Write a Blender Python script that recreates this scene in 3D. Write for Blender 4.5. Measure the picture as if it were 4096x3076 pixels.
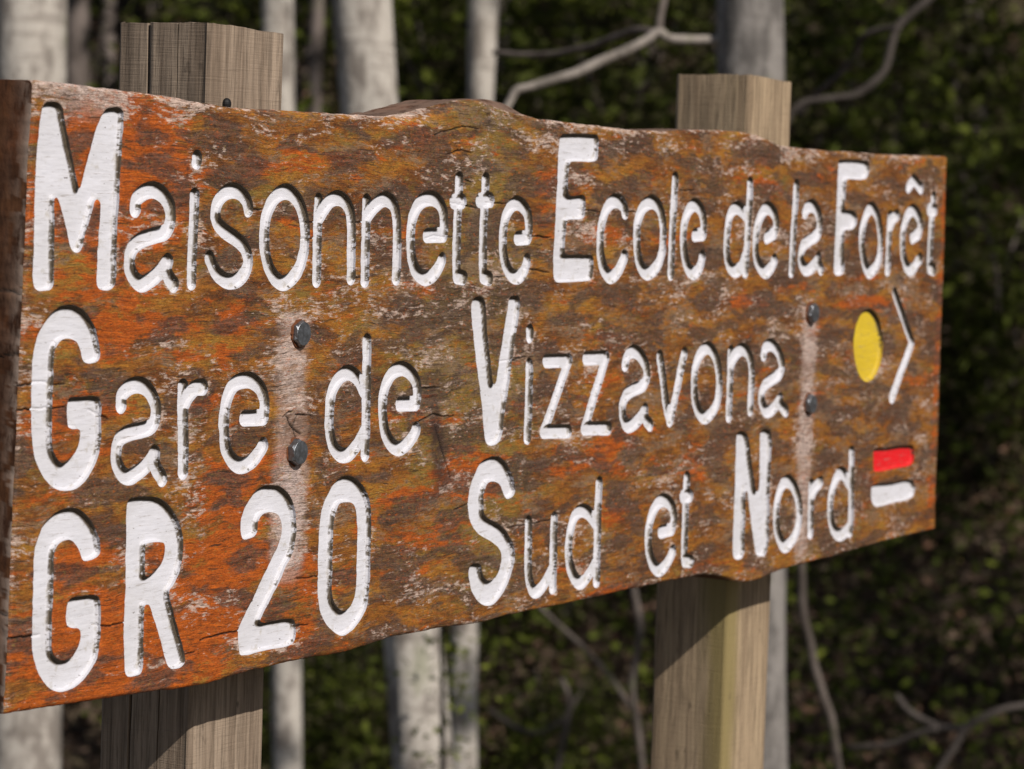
import bpy, bmesh, math, random
import numpy as np
from mathutils import Vector, Matrix

# ------------------------------------------------------------------ clear
for o in list(bpy.data.objects):
    bpy.data.objects.remove(o, do_unlink=True)
scene = bpy.context.scene
COL = scene.collection
random.seed(7)
rng = np.random.default_rng(11)

# ------------------------------------------------------------------ camera
# world: x runs along the front of the sign board, y points behind it, z is up, metres
CAM = Vector((-1.5350, -1.3114, 1.4418))
RIGHT = Vector((0.52126566, -0.85263912, 0.03589768))
DOWN = Vector((-0.0378676, -0.06513276, -0.99715785))
FWD = Vector((0.8525539, 0.51842479, -0.06623887))
cd = bpy.data.cameras.new('camera')
cam = bpy.data.objects.new('camera', cd)
COL.objects.link(cam)
m = Matrix.Identity(4)
for i in range(3):
    m[i][0] = RIGHT[i]; m[i][1] = -DOWN[i]; m[i][2] = -FWD[i]; m[i][3] = CAM[i]
cam.matrix_world = m
cd.sensor_fit = 'HORIZONTAL'
cd.sensor_width = 36.0
cd.lens = 105.47
cd.clip_start = 0.05
cd.clip_end = 400.0
cd.dof.use_dof = True
cd.dof.focus_distance = 2.25
cd.dof.aperture_fstop = 10.8
cd.dof.aperture_blades = 7
scene.camera = cam

# ------------------------------------------------------------------ sky, sun, exposure
SUN = Vector((-0.36, -1.0, 0.90)).normalized()
world = bpy.data.worlds.new('World')
scene.world = world
world.use_nodes = True
wt = world.node_tree
wt.nodes.clear()
sky = wt.nodes.new('ShaderNodeTexSky')
sky.sky_type = 'NISHITA'
sky.sun_disc = False
sky.sun_elevation = math.asin(SUN.z)
sky.sun_rotation = math.atan2(SUN.x, SUN.y)
bgn = wt.nodes.new('ShaderNodeBackground')
bgn.inputs['Strength'].default_value = 0.068
wo = wt.nodes.new('ShaderNodeOutputWorld')
wt.links.new(sky.outputs[0], bgn.inputs['Color'])
wt.links.new(bgn.outputs[0], wo.inputs['Surface'])
sl = bpy.data.lights.new('sun', 'SUN')
sl.energy = 4.7
sl.angle = math.radians(0.53)
sl.color = (1.0, 0.945, 0.875)
so = bpy.data.objects.new('sun', sl)
COL.objects.link(so)
so.rotation_euler = (-SUN).to_track_quat('-Z', 'Y').to_euler()
so.location = SUN * 30
scene.view_settings.view_transform = 'Standard'
scene.view_settings.look = 'None'
scene.view_settings.exposure = 0.0
scene.view_settings.gamma = 1.0
scene.view_settings.use_curve_mapping = False
scene.render.engine = 'CYCLES'
scene.cycles.max_bounces = 6
scene.cycles.transparent_max_bounces = 4

# ------------------------------------------------------------------ helpers
def tag(o, label=None, cat=None, group=None, kind=None):
    if label: o['label'] = label
    if cat: o['category'] = cat
    if group: o['group'] = group
    if kind: o['kind'] = kind
    return o

def link(name, me, mat=None, parent=None):
    o = bpy.data.objects.new(name, me)
    COL.objects.link(o)
    if mat is not None and me is not None and len(me.materials) == 0:
        me.materials.append(mat)
    if parent is not None: o.parent = parent
    return o

def empty(name, loc, label, cat, group=None):
    o = bpy.data.objects.new(name, None)
    COL.objects.link(o)
    o.location = loc
    return tag(o, label, cat, group)

def np_mesh(name, verts, loop_verts, loop_starts, smooth=True, attrs=None):
    """fast mesh from flat arrays of polygons"""
    me = bpy.data.meshes.new(name)
    verts = np.asarray(verts, np.float32)
    lv = np.asarray(loop_verts, np.int32); ls = np.asarray(loop_starts, np.int32)
    me.vertices.add(len(verts)); me.vertices.foreach_set('co', verts.ravel())
    me.loops.add(len(lv)); me.loops.foreach_set('vertex_index', lv)
    me.polygons.add(len(ls)); me.polygons.foreach_set('loop_start', ls)
    me.polygons.foreach_set('use_smooth', np.full(len(ls), smooth))
    if attrs:
        for k, a in attrs.items():
            at = me.attributes.new(k, 'FLOAT', 'POINT')
            at.data.foreach_set('value', np.asarray(a, np.float32))
    me.update(calc_edges=True)
    return me

def quads_mesh(name, verts, quads, smooth=True, attrs=None):
    quads = np.asarray(quads, np.int32).reshape(-1, 4)
    return np_mesh(name, verts, quads.ravel(), np.arange(len(quads)) * 4, smooth, attrs)

def vnoise(x, y, seed=0):
    """2D value noise in 0..1 for numpy arrays"""
    x = np.asarray(x, float); y = np.asarray(y, float)
    xi = np.floor(x).astype(np.int64); yi = np.floor(y).astype(np.int64)
    fx = x - xi; fy = y - yi
    fx = fx * fx * (3 - 2 * fx); fy = fy * fy * (3 - 2 * fy)
    def h(a, b):
        n = (a * 374761393 + b * 668265263 + seed * 1442695041) & 0x7fffffff
        n = ((n ^ (n >> 13)) * 1274126177) & 0x7fffffff
        n = n ^ (n >> 16)
        return (n & 0xffffff) / float(0xffffff)
    return (h(xi, yi) * (1 - fx) + h(xi + 1, yi) * fx) * (1 - fy) + (h(xi, yi + 1) * (1 - fx) + h(xi + 1, yi + 1) * fx) * fy

def fbm(x, y, oct=4, seed=0, gain=0.5):
    s = 0; a = 1; t = 0
    for k in range(oct):
        s = s + a * vnoise(x * 2 ** k, y * 2 ** k, seed + k * 17); t += a; a *= gain
    return s / t

def sstep(a, b, x):
    t = np.clip((x - a) / (b - a), 0, 1)
    return t * t * (3 - 2 * t)

def catmull(P, closed=False, n=6):
    P = [np.array(p, float) for p in P]
    out = []
    N = len(P)
    rngi = range(N) if closed else range(N - 1)
    for i in rngi:
        p0 = P[(i - 1) % N] if (closed or i > 0) else 2 * P[0] - P[1]
        p1 = P[i]; p2 = P[(i + 1) % N]
        p3 = P[(i + 2) % N] if (closed or i + 2 < N) else 2 * P[-1] - P[-2]
        if np.allclose(p1[:2], p2[:2]):
            continue
        if np.allclose(p0[:2], p1[:2]): p0 = 2 * p1 - p2
        if np.allclose(p2[:2], p3[:2]): p3 = 2 * p2 - p1
        a = 0.5
        t0 = 0; t1 = t0 + np.linalg.norm(p1 - p0) ** a; t2 = t1 + np.linalg.norm(p2 - p1) ** a; t3 = t2 + np.linalg.norm(p3 - p2) ** a
        for k in range(n):
            t = t1 + (t2 - t1) * k / n
            A1 = (t1 - t) / (t1 - t0) * p0 + (t - t0) / (t1 - t0) * p1
            A2 = (t2 - t) / (t2 - t1) * p1 + (t - t1) / (t2 - t1) * p2
            A3 = (t3 - t) / (t3 - t2) * p2 + (t - t2) / (t3 - t2) * p3
            B1 = (t2 - t) / (t2 - t0) * A1 + (t - t0) / (t2 - t0) * A2
            B2 = (t3 - t) / (t3 - t1) * A2 + (t - t1) / (t3 - t1) * A3
            out.append((t2 - t) / (t2 - t1) * B1 + (t - t1) / (t2 - t1) * B2)
    if not closed: out.append(P[-1])
    return np.array(out)

# ------------------------------------------------------------------ node helpers
class NT:
    def __init__(s, name):
        s.mat = bpy.data.materials.new(name); s.mat.use_nodes = True
        s.t = s.mat.node_tree; s.t.nodes.clear()
        s.out = s.n('ShaderNodeOutputMaterial')
        s.b = s.n('ShaderNodeBsdfPrincipled')
        s.t.links.new(s.b.outputs[0], s.out.inputs['Surface'])
    def n(s, ty, **kw):
        nd = s.t.nodes.new(ty)
        for k, v in kw.items(): setattr(nd, k, v)
        return nd
    def set(s, sock, v):
        if isinstance(v, bpy.types.NodeSocket): s.t.links.new(v, sock)
        else: sock.default_value = v
    def attr(s, name):
        return s.n('ShaderNodeAttribute', attribute_name=name).outputs['Fac']
    def coord(s, which='Object'):
        return s.n('ShaderNodeTexCoord').outputs[which]
    def mapping(s, vec, scale=(1, 1, 1), rot=(0, 0, 0), loc=(0, 0, 0)):
        nd = s.n('ShaderNodeMapping')
        s.set(nd.inputs['Vector'], vec)
        nd.inputs['Scale'].default_value = scale; nd.inputs['Rotation'].default_value = rot; nd.inputs['Location'].default_value = loc
        return nd.outputs[0]
    def noise(s, vec, scale=1, detail=4, rough=0.5, dist=0.0, out='Fac'):
        nd = s.n('ShaderNodeTexNoise')
        s.set(nd.inputs['Vector'], vec)
        nd.inputs['Scale'].default_value = scale; nd.inputs['Detail'].default_value = detail
        nd.inputs['Roughness'].default_value = rough; nd.inputs['Distortion'].default_value = dist
        return nd.outputs[out]
    def math(s, op, a, b=0.0, clamp=False):
        nd = s.n('ShaderNodeMath', operation=op, use_clamp=clamp)
        s.set(nd.inputs[0], a); s.set(nd.inputs[1], b)
        return nd.outputs[0]
    def mr(s, v, a, b, c=0.0, d=1.0, smooth=True):
        nd = s.n('ShaderNodeMapRange', interpolation_type='SMOOTHSTEP' if smooth else 'LINEAR')
        s.set(nd.inputs['Value'], v)
        for k, q in zip(('From Min', 'From Max', 'To Min', 'To Max'), (a, b, c, d)): s.set(nd.inputs[k], q)
        return nd.outputs[0]
    def mix(s, fac, a, b, mode='MIX'):
        nd = s.n('ShaderNodeMix', data_type='RGBA', blend_type=mode)
        s.set(nd.inputs[0], fac)
        for i, v in ((6, a), (7, b)):
            if isinstance(v, tuple) and len(v) == 3: v = (*v, 1)
            s.set(nd.inputs[i], v)
        return nd.outputs[2]
    def ramp(s, fac, stops):
        nd = s.n('ShaderNodeValToRGB')
        s.set(nd.inputs[0], fac)
        e = nd.color_ramp.elements
        while len(e) < len(stops): e.new(0.5)
        for i, (p, c) in enumerate(stops):
            e[i].position = p; e[i].color = (*c, 1)
        return nd.outputs[0]
    def sep(s, vec):
        nd = s.n('ShaderNodeSeparateXYZ'); s.set(nd.inputs[0], vec); return nd.outputs
    def bump(s, h, strength=0.3, dist=0.001, normal=None):
        nd = s.n('ShaderNodeBump')
        nd.inputs['Strength'].default_value = strength; nd.inputs['Distance'].default_value = dist
        s.set(nd.inputs['Height'], h)
        if normal is not None: s.set(nd.inputs['Normal'], normal)
        return nd.outputs[0]
    def done(s, color=None, rough=0.7, normal=None, spec=0.3, metal=0.0):
        if color is not None:
            if isinstance(color, tuple) and len(color) == 3: color = (*color, 1)
            s.set(s.b.inputs['Base Color'], color)
        s.set(s.b.inputs['Roughness'], rough)
        s.b.inputs['Specular IOR Level'].default_value = spec
        s.b.inputs['Metallic'].default_value = metal
        if normal is not None: s.set(s.b.inputs['Normal'], normal)
        return s.mat

# ------------------------------------------------------------------ materials
def mat_board():
    s = NT('weathered_stained_wood')
    co = s.coord('Object')
    warp = s.noise(co, 14, 4, 0.55, out='Color')
    vm = s.n('ShaderNodeVectorMath', operation='MULTIPLY_ADD')
    s.set(vm.inputs[0], warp); vm.inputs[1].default_value = (0.03, 0.0, 0.014); s.set(vm.inputs[2], co)
    p = vm.outputs[0]
    orange = s.attr('orange'); streak = s.attr('streak'); dull = s.attr('dull'); crack = s.attr('crack'); knot = s.attr('knot'); edge = s.attr('edge')
    fib = s.noise(s.mapping(p, (55, 55, 1100)), 1, 5, 0.62)
    fib2 = s.noise(s.mapping(p, (20, 20, 330)), 1, 6, 0.68)
    flk = s.noise(s.mapping(co, (190, 190, 480), loc=(3, 0, 6)), 1, 5, 0.75)
    def field(sc, loc, detail=8, rough=0.62, wf=0.3, rot=0.0):
        big = s.noise(s.mapping(p, (sc[0], sc[0], sc[1]), rot=(0, rot, 0), loc=loc), 1, detail, rough, 0.25)
        fk = s.noise(s.mapping(p, (sc[0] * 6, sc[0] * 6, sc[1] * 6.5), loc=(loc[2] + 2, 0, loc[0] + 5)), 1, 5, 0.72)
        return s.math('ADD', s.math('MULTIPLY', big, 1 - wf), s.math('MULTIPLY', fk, wf))
    # stained ground colour, rust brown to ochre
    f = field((11, 42), (0, 0, 0), wf=0.35)
    base = s.ramp(f, [(0.36, (0.060, 0.022, 0.008)), (0.45, (0.13, 0.044, 0.010)), (0.53, (0.25, 0.092, 0.012)), (0.60, (0.285, 0.132, 0.018)), (0.70, (0.22, 0.135, 0.028))])
    f = s.math('ADD', field((9, 30), (3.1, 0, 1.7), wf=0.4), s.math('MULTIPLY', s.attr('olive'), 0.13))
    base = s.mix(s.mr(f, 0.525, 0.63, 0.0, 0.8), base, (0.165, 0.112, 0.024))
    # worn grey-brown wood
    f = s.math('ADD', field((15, 48), (7.7, 0, 5.2), wf=0.42), s.math('MULTIPLY', dull, 0.045))
    base = s.mix(s.mr(f, 0.515, 0.60, 0.0, 0.8), base, s.mix(fib2, (0.10, 0.062, 0.036), (0.25, 0.165, 0.105)))
    # surviving orange stain
    f = s.math('ADD', field((9, 40), (1.3, 0, 9.1), wf=0.36), s.math('MULTIPLY', orange, 0.17))
    om = s.mr(f, 0.553, 0.61, 0.0, 0.95)
    base = s.mix(om, base, s.mix(s.mr(fib2, 0.3, 0.7), (0.24, 0.047, 0.005), (0.42, 0.088, 0.007)))
    # dark slanted blotches
    f = s.math('ADD', field((14, 47), (2.0, 0, 4.4), 4, 0.5, 0.16, math.radians(17)), s.math('MULTIPLY', dull, 0.05))
    dz = s.noise(s.mapping(co, (5, 5, 11), loc=(6, 0, 6)), 1, 2, 0.5)
    f = s.math('ADD', f, s.math('MULTIPLY', s.math('SUBTRACT', dz, 0.5), 0.20))
    dm = s.math('MULTIPLY', s.mr(f, 0.508, 0.575), s.mr(flk, 0.32, 0.60, 1.0, 0.66))
    base = s.mix(dm, base, s.mix(s.mr(fib2, 0.3, 0.7), (0.024, 0.013, 0.009), (0.105, 0.066, 0.050)))
    # bare pale flakes, also along the streaks below the bolts
    f = field((16, 52), (5.5, 0, 0.3), 8, 0.66, 0.5)
    f = s.math('ADD', f, s.math('MULTIPLY', streak, 0.10))
    f = s.math('ADD', f, s.math('MULTIPLY', edge, 0.085))
    f = s.math('SUBTRACT', f, s.math('MULTIPLY', orange, 0.02))
    pl = s.noise(s.mapping(co, (9, 9, 17), loc=(2, 0, 2)), 1, 3, 0.5)
    f = s.math('ADD', f, s.math('MULTIPLY', s.math('SUBTRACT', pl, 0.5), 0.22))
    sm = s.math('MULTIPLY', s.mr(s.math('ADD', s.math('MULTIPLY', streak, 0.55), s.math('MULTIPLY', fib2, 0.6)), 0.42, 0.75), 0.62)
    base = s.mix(sm, base, (0.34, 0.245, 0.205))
    pm = s.mr(s.math('ADD', f, s.math('MULTIPLY', dull, 0.010)), 0.545, 0.605, 0.0, 0.88)
    pc = s.mix(s.mr(fib, 0.3, 0.7), (0.33, 0.235, 0.185), (0.50, 0.385, 0.325))
    pc = s.mix(s.math('MULTIPLY', streak, 0.5), pc, (0.42, 0.33, 0.30))
    base = s.mix(pm, base, pc)
    # flecks of every colour along the fibres
    base = s.mix(s.mr(flk, 0.61, 0.70, 0, 0.38), base, (0.38, 0.25, 0.15))
    base = s.mix(s.mr(flk, 0.42, 0.34, 0, 0.70), base, (0.048, 0.028, 0.017))
    fo = s.noise(s.mapping(p, (150, 150, 520), loc=(8, 0, 1)), 1, 4, 0.7)
    base = s.mix(s.mr(fo, 0.58, 0.66, 0, 0.7), base, (0.38, 0.082, 0.008))
    base = s.mix(s.mr(fo, 0.42, 0.35, 0, 0.5), base, (0.20, 0.145, 0.035))
    base = s.mix(s.mr(fib, 0.28, 0.58, 0.6, 0.0), base, (0.04, 0.021, 0.011))
    fl = s.noise(s.mapping(p, (32, 32, 620), loc=(2, 0, 7)), 1, 3, 0.6)
    base = s.mix(s.mr(fl, 0.42, 0.33, 0.0, 0.8), base, (0.032, 0.018, 0.011))
    gr1 = s.noise(s.mapping(co, (380, 380, 950), loc=(1, 0, 3)), 1, 4, 0.75)
    gr2 = s.noise(s.mapping(co, (110, 110, 260), loc=(6, 0, 3)), 1, 5, 0.7)
    gsum = s.math('ADD', s.math('MULTIPLY', gr1, 0.6), s.math('MULTIPLY', gr2, 0.4))
    mul = s.mr(gsum, 0.34, 0.66, 0.46, 1.80, False)
    vmul = s.n('ShaderNodeVectorMath', operation='SCALE')
    s.set(vmul.inputs[0], base); s.set(vmul.inputs['Scale'], mul); base = vmul.outputs[0]
    # knot
    kn = s.noise(s.mapping(co, (120, 120, 120)), 1, 4, 0.6)
    base = s.mix(s.math('MULTIPLY', knot, s.mr(kn, 0.3, 0.6, 0.45, 0.85)), base, s.mix(kn, (0.065, 0.030, 0.016), (0.23, 0.135, 0.088)))
    scar = s.attr('scar')
    base = s.mix(s.math('MULTIPLY', scar, s.mr(kn, 0.3, 0.6, 0.5, 0.95)), base, (0.040, 0.021, 0.016))
    base = s.mix(crack, base, (0.012, 0.008, 0.006))
    h = s.math('ADD', s.math('MULTIPLY', fib, 0.7), s.math('ADD', s.math('MULTIPLY', f, 0.8), s.math('MULTIPLY', gsum, 1.0)))
    nb = s.bump(h, 0.6, 0.0016)
    return s.done(base, s.mr(pm, 0, 1, 0.55, 0.85), nb, 0.25)

def mat_end():
    s = NT('sawn_dark_wood')
    co = s.coord('Object')
    f = s.noise(s.mapping(co, (60, 90, 30)), 1, 9, 0.65)
    c = s.ramp(f, [(0.3, (0.026, 0.010, 0.005)), (0.5, (0.070, 0.027, 0.011)), (0.64, (0.115, 0.048, 0.020)), (0.75, (0.15, 0.078, 0.042))])
    st = s.noise(s.mapping(co, (14, 14, 14), loc=(1, 2, 3)), 1, 6, 0.6)
    c = s.mix(s.mr(st, 0.52, 0.68, 0, 0.5), c, (0.17, 0.055, 0.018))
    c = s.mix(s.attr('crack'), c, (0.01, 0.007, 0.005))
    c = s.mix(s.math('MULTIPLY', s.attr('pale'), s.mr(f, 0.35, 0.5)), c, (0.33, 0.25, 0.20))
    nb = s.bump(s.noise(s.mapping(co, (200, 200, 120)), 1, 6, 0.6), 0.5, 0.0015)
    return s.done(c, 0.8, nb, 0.2)

def mat_paint(name, col, dirt=0.5):
    s = NT(name)
    co = s.coord('Object')
    dep = s.attr('depth')          # 0 at the rim, 1 on the floor
    near = s.attr('near')          # closeness of the floor to a wall
    wall = s.attr('lip')           # wall and floor beside it, a darker band widest below upper rims
    down = s.attr('down')          # 1 where that wall faces the ground
    # floor paint
    tick = s.noise(s.mapping(co, (60, 60, 900)), 1, 5, 0.7)
    pits = s.noise(s.mapping(co, (170, 170, 420), loc=(3, 1, 2)), 1, 3, 0.6)
    blot = s.noise(s.mapping(co, (26, 26, 40)), 1, 6, 0.6)
    c = s.mix(s.mr(blot, 0.35, 0.7, 0, 0.6), col, tuple(v * w for v, w in zip(col, (0.87, 0.86, 0.83))))
    c = s.mix(s.mr(tick, 0.57, 0.70, 0, 0.75), c, (0.24, 0.20, 0.17))
    c = s.mix(s.mr(pits, 0.68, 0.74, 0, 0.8), c, (0.10, 0.08, 0.07))
    grime = s.noise(s.mapping(co, (90, 90, 90), loc=(7, 7, 7)), 1, 8, 0.7)
    gm = s.mr(s.math('ADD', grime, s.math('MULTIPLY', near, 0.20)), 0.575, 0.74, 0, dirt)
    c = s.mix(gm, c, (0.30, 0.25, 0.16))
    bare_f = s.noise(s.mapping(co, (38, 38, 190), loc=(5, 2, 9)), 1, 6, 0.7)
    c = s.mix(s.mr(bare_f, 0.64, 0.72, 0, 0.75), c, (0.33, 0.27, 0.22))
    # walls: worn paint over dark wood, darker where they face down
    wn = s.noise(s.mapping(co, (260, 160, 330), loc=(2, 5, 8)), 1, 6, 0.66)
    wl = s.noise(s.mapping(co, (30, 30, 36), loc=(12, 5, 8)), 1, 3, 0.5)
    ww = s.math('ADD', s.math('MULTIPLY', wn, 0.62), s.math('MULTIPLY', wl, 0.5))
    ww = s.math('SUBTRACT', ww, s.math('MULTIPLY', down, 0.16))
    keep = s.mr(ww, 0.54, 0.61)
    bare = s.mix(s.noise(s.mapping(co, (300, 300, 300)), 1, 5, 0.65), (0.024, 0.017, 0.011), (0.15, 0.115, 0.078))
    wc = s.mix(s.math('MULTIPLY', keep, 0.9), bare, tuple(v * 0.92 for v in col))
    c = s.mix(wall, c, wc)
    h = s.math('ADD', s.math('MULTIPLY', tick, 0.5), s.math('ADD', s.math('MULTIPLY', grime, 0.6), s.math('MULTIPLY', s.math('MULTIPLY', wall, wn), 1.2)))
    nb = s.bump(h, 0.4, 0.0010)
    return s.done(c, 0.6, nb, 0.3)

def mat_post(name, a, b, moss=0.0):
    s = NT(name)
    co = s.coord('Object')
    grain = s.noise(s.mapping(co, (330, 330, 16)), 1, 6, 0.7, 0.4)
    rings = s.noise(s.mapping(co, (70, 70, 1.6)), 1, 3, 0.5, 0.6)
    saw = s.noise(s.mapping(co, (25, 25, 620)), 1, 3, 0.6, 0.4)
    blot = s.noise(s.mapping(co, (26, 26, 11)), 1, 6, 0.6)
    c = s.mix(s.mr(rings, 0.35, 0.65), a, b)
    c = s.mix(s.mr(grain, 0.3, 0.62, 0.75, 0.0), c, tuple(v * 0.36 for v in a))
    c = s.mix(s.mr(blot, 0.52, 0.70, 0, 0.45), c, tuple(v * 0.55 for v in a))
    c = s.mix(s.mr(saw, 0.64, 0.72, 0, 0.28), c, tuple(v * 0.45 for v in a))
    gm = s.noise(s.mapping(co, (16, 16, 2.2), loc=(4, 4, 4)), 1, 5, 0.6)
    c = s.mix(s.mr(s.math('ADD', gm, s.math('MULTIPLY', s.attr('moss'), moss)), 0.58, 0.95, 0.0, 0.85), c, (0.23, 0.178, 0.07))
    dk = s.noise(s.mapping(co, (70, 70, 38), loc=(1, 8, 4)), 1, 3, 0.5)
    c = s.mix(s.mr(dk, 0.66, 0.74, 0, 0.6), c, tuple(v * 0.3 for v in a))
    c = s.mix(s.attr('crack'), c, (0.016, 0.010, 0.007))
    h = s.math('ADD', s.math('MULTIPLY', grain, 0.8), s.math('MULTIPLY', saw, 0.5))
    return s.done(c, 0.8, s.bump(h, 0.6, 0.0015), 0.2)

def mat_bark(name, pale, dark, band=0.5):
    s = NT(name)
    co = s.coord('Object')
    n1 = s.noise(s.mapping(co, (16, 16, 7)), 1, 8, 0.62)
    n2 = s.noise(s.mapping(co, (6, 6, 45)), 1, 5, 0.6)
    n3 = s.noise(s.mapping(co, (60, 60, 60)), 1, 4, 0.6)
    c = s.mix(s.mr(n1, 0.44, 0.60, 0, 0.85), pale, dark)
    c = s.mix(s.mr(n2, 0.56, 0.66, 0, band), c, dark)
    c = s.mix(s.mr(n3, 0.55, 0.75, 0, 0.4), c, tuple(v * 0.6 for v in dark))
    lich = s.noise(s.mapping(co, (9, 9, 5), loc=(8, 3, 1)), 1, 5, 0.6)
    c = s.mix(s.mr(lich, 0.60, 0.72, 0, 0.45), c, (0.14, 0.16, 0.07))
    return s.done(c, 0.85, s.bump(s.math('ADD', n1, n3), 0.6, 0.006), 0.15)

def mat_leaf(name, cols, trans=0.35):
    s = NT(name)
    oi = s.attr('tint')
    c = s.ramp(oi, cols)
    s.set(s.b.inputs['Base Color'], c)
    s.b.inputs['Roughness'].default_value = 0.7
    s.b.inputs['Specular IOR Level'].default_value = 0.1
    if trans > 0:
        tr = s.n('ShaderNodeBsdfTranslucent'); s.set(tr.inputs['Color'], c)
        mx = s.n('ShaderNodeMixShader'); mx.inputs[0].default_value = trans
        s.t.links.new(s.b.outputs[0], mx.inputs[1]); s.t.links.new(tr.outputs[0], mx.inputs[2])
        s.t.links.new(mx.outputs[0], s.out.inputs['Surface'])
    return s.mat

def mat_ground():
    s = NT('forest_floor')
    co = s.coord('Object')
    n = s.noise(s.mapping(co, (3, 3, 3)), 1, 10, 0.65)
    n2 = s.noise(s.mapping(co, (0.6, 0.6, 0.6)), 1, 5, 0.6)
    c = s.ramp(n, [(0.3, (0.055, 0.040, 0.028)), (0.5, (0.095, 0.068, 0.048)), (0.62, (0.13, 0.09, 0.064)), (0.75, (0.16, 0.11, 0.075))])
    c = s.mix(s.mr(n2, 0.52, 0.66, 0, 0.7), c, (0.06, 0.065, 0.02))
    return s.done(c, 0.9, s.bump(n, 0.8, 0.05), 0.1)

def mat_metal():
    s = NT('dull_zinc')
    co = s.coord('Object')
    n = s.noise(co, 220, 5, 0.6)
    sc = s.noise(s.mapping(co, (900, 900, 120), rot=(0, 0.6, 0)), 1, 2, 0.5)
    c = s.mix(n, (0.10, 0.105, 0.115), (0.27, 0.28, 0.30))
    c = s.mix(s.mr(sc, 0.66, 0.72, 0, 0.6), c, (0.5, 0.5, 0.52))
    return s.done(c, s.mr(n, 0.3, 0.7, 0.32, 0.55), s.bump(n, 0.25, 0.0004), 0.5, 0.85)

def mat_plain(name, col, rough=0.8):
    s = NT(name)
    n = s.noise(s.coord('Object'), 140, 5, 0.6)
    return s.done(s.mix(n, tuple(v * 0.6 for v in col), tuple(min(1, v * 1.3) for v in col)), rough, None, 0.2)

M_BOARD = mat_board(); M_END = mat_end()
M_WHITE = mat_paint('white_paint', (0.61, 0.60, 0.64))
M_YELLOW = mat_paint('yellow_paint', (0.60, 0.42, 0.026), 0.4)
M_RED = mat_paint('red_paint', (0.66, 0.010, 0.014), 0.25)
M_POST = mat_post('grey_weathered_post', (0.215, 0.158, 0.113), (0.33, 0.252, 0.185), 0.05)
M_POST2 = mat_post('tan_weathered_post', (0.275, 0.196, 0.125), (0.41, 0.305, 0.195), 0.42)
M_BARK = mat_bark('pale_bark', (0.42, 0.38, 0.335), (0.165, 0.14, 0.12))
M_BARK2 = mat_bark('grey_bark', (0.215, 0.195, 0.178), (0.09, 0.081, 0.074), 0.4)
M_BARK3 = mat_bark('dark_bark', (0.16, 0.13, 0.115), (0.08, 0.064, 0.055), 0.3)
M_TWIG = mat_bark('pale_twig', (0.30, 0.26, 0.225), (0.15, 0.13, 0.11), 0.2)
M_TWIG3 = mat_bark('dim_twig', (0.075, 0.062, 0.054), (0.045, 0.037, 0.032), 0.2)
M_TWIG2 = mat_bark('brown_twig', (0.125, 0.102, 0.088), (0.065, 0.052, 0.044), 0.2)
G = [(0.0, (0.065, 0.050, 0.032)), (0.35, (0.055, 0.055, 0.018)), (0.7, (0.080, 0.100, 0.015)), (1.0, (0.17, 0.19, 0.03))]
M_LEAF = mat_leaf('green_leaf', G)
M_LITTER = mat_leaf('dry_leaf', [(0.0, (0.060, 0.045, 0.034)), (0.55, (0.105, 0.070, 0.050)), (0.88, (0.18, 0.105, 0.070)), (1.0, (0.30, 0.16, 0.10))], 0.1)
M_CROWN = mat_leaf('crown_leaf', [(0.0, (0.02, 0.04, 0.008)), (1.0, (0.06, 0.10, 0.02))], 0.25)
M_GROUND = mat_ground(); M_METAL = mat_metal()
M_RUST = mat_plain('rust_stained_wood', (0.13, 0.045, 0.018)); M_BLACK = mat_plain('black_iron', (0.012, 0.011, 0.011), 0.5)

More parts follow.
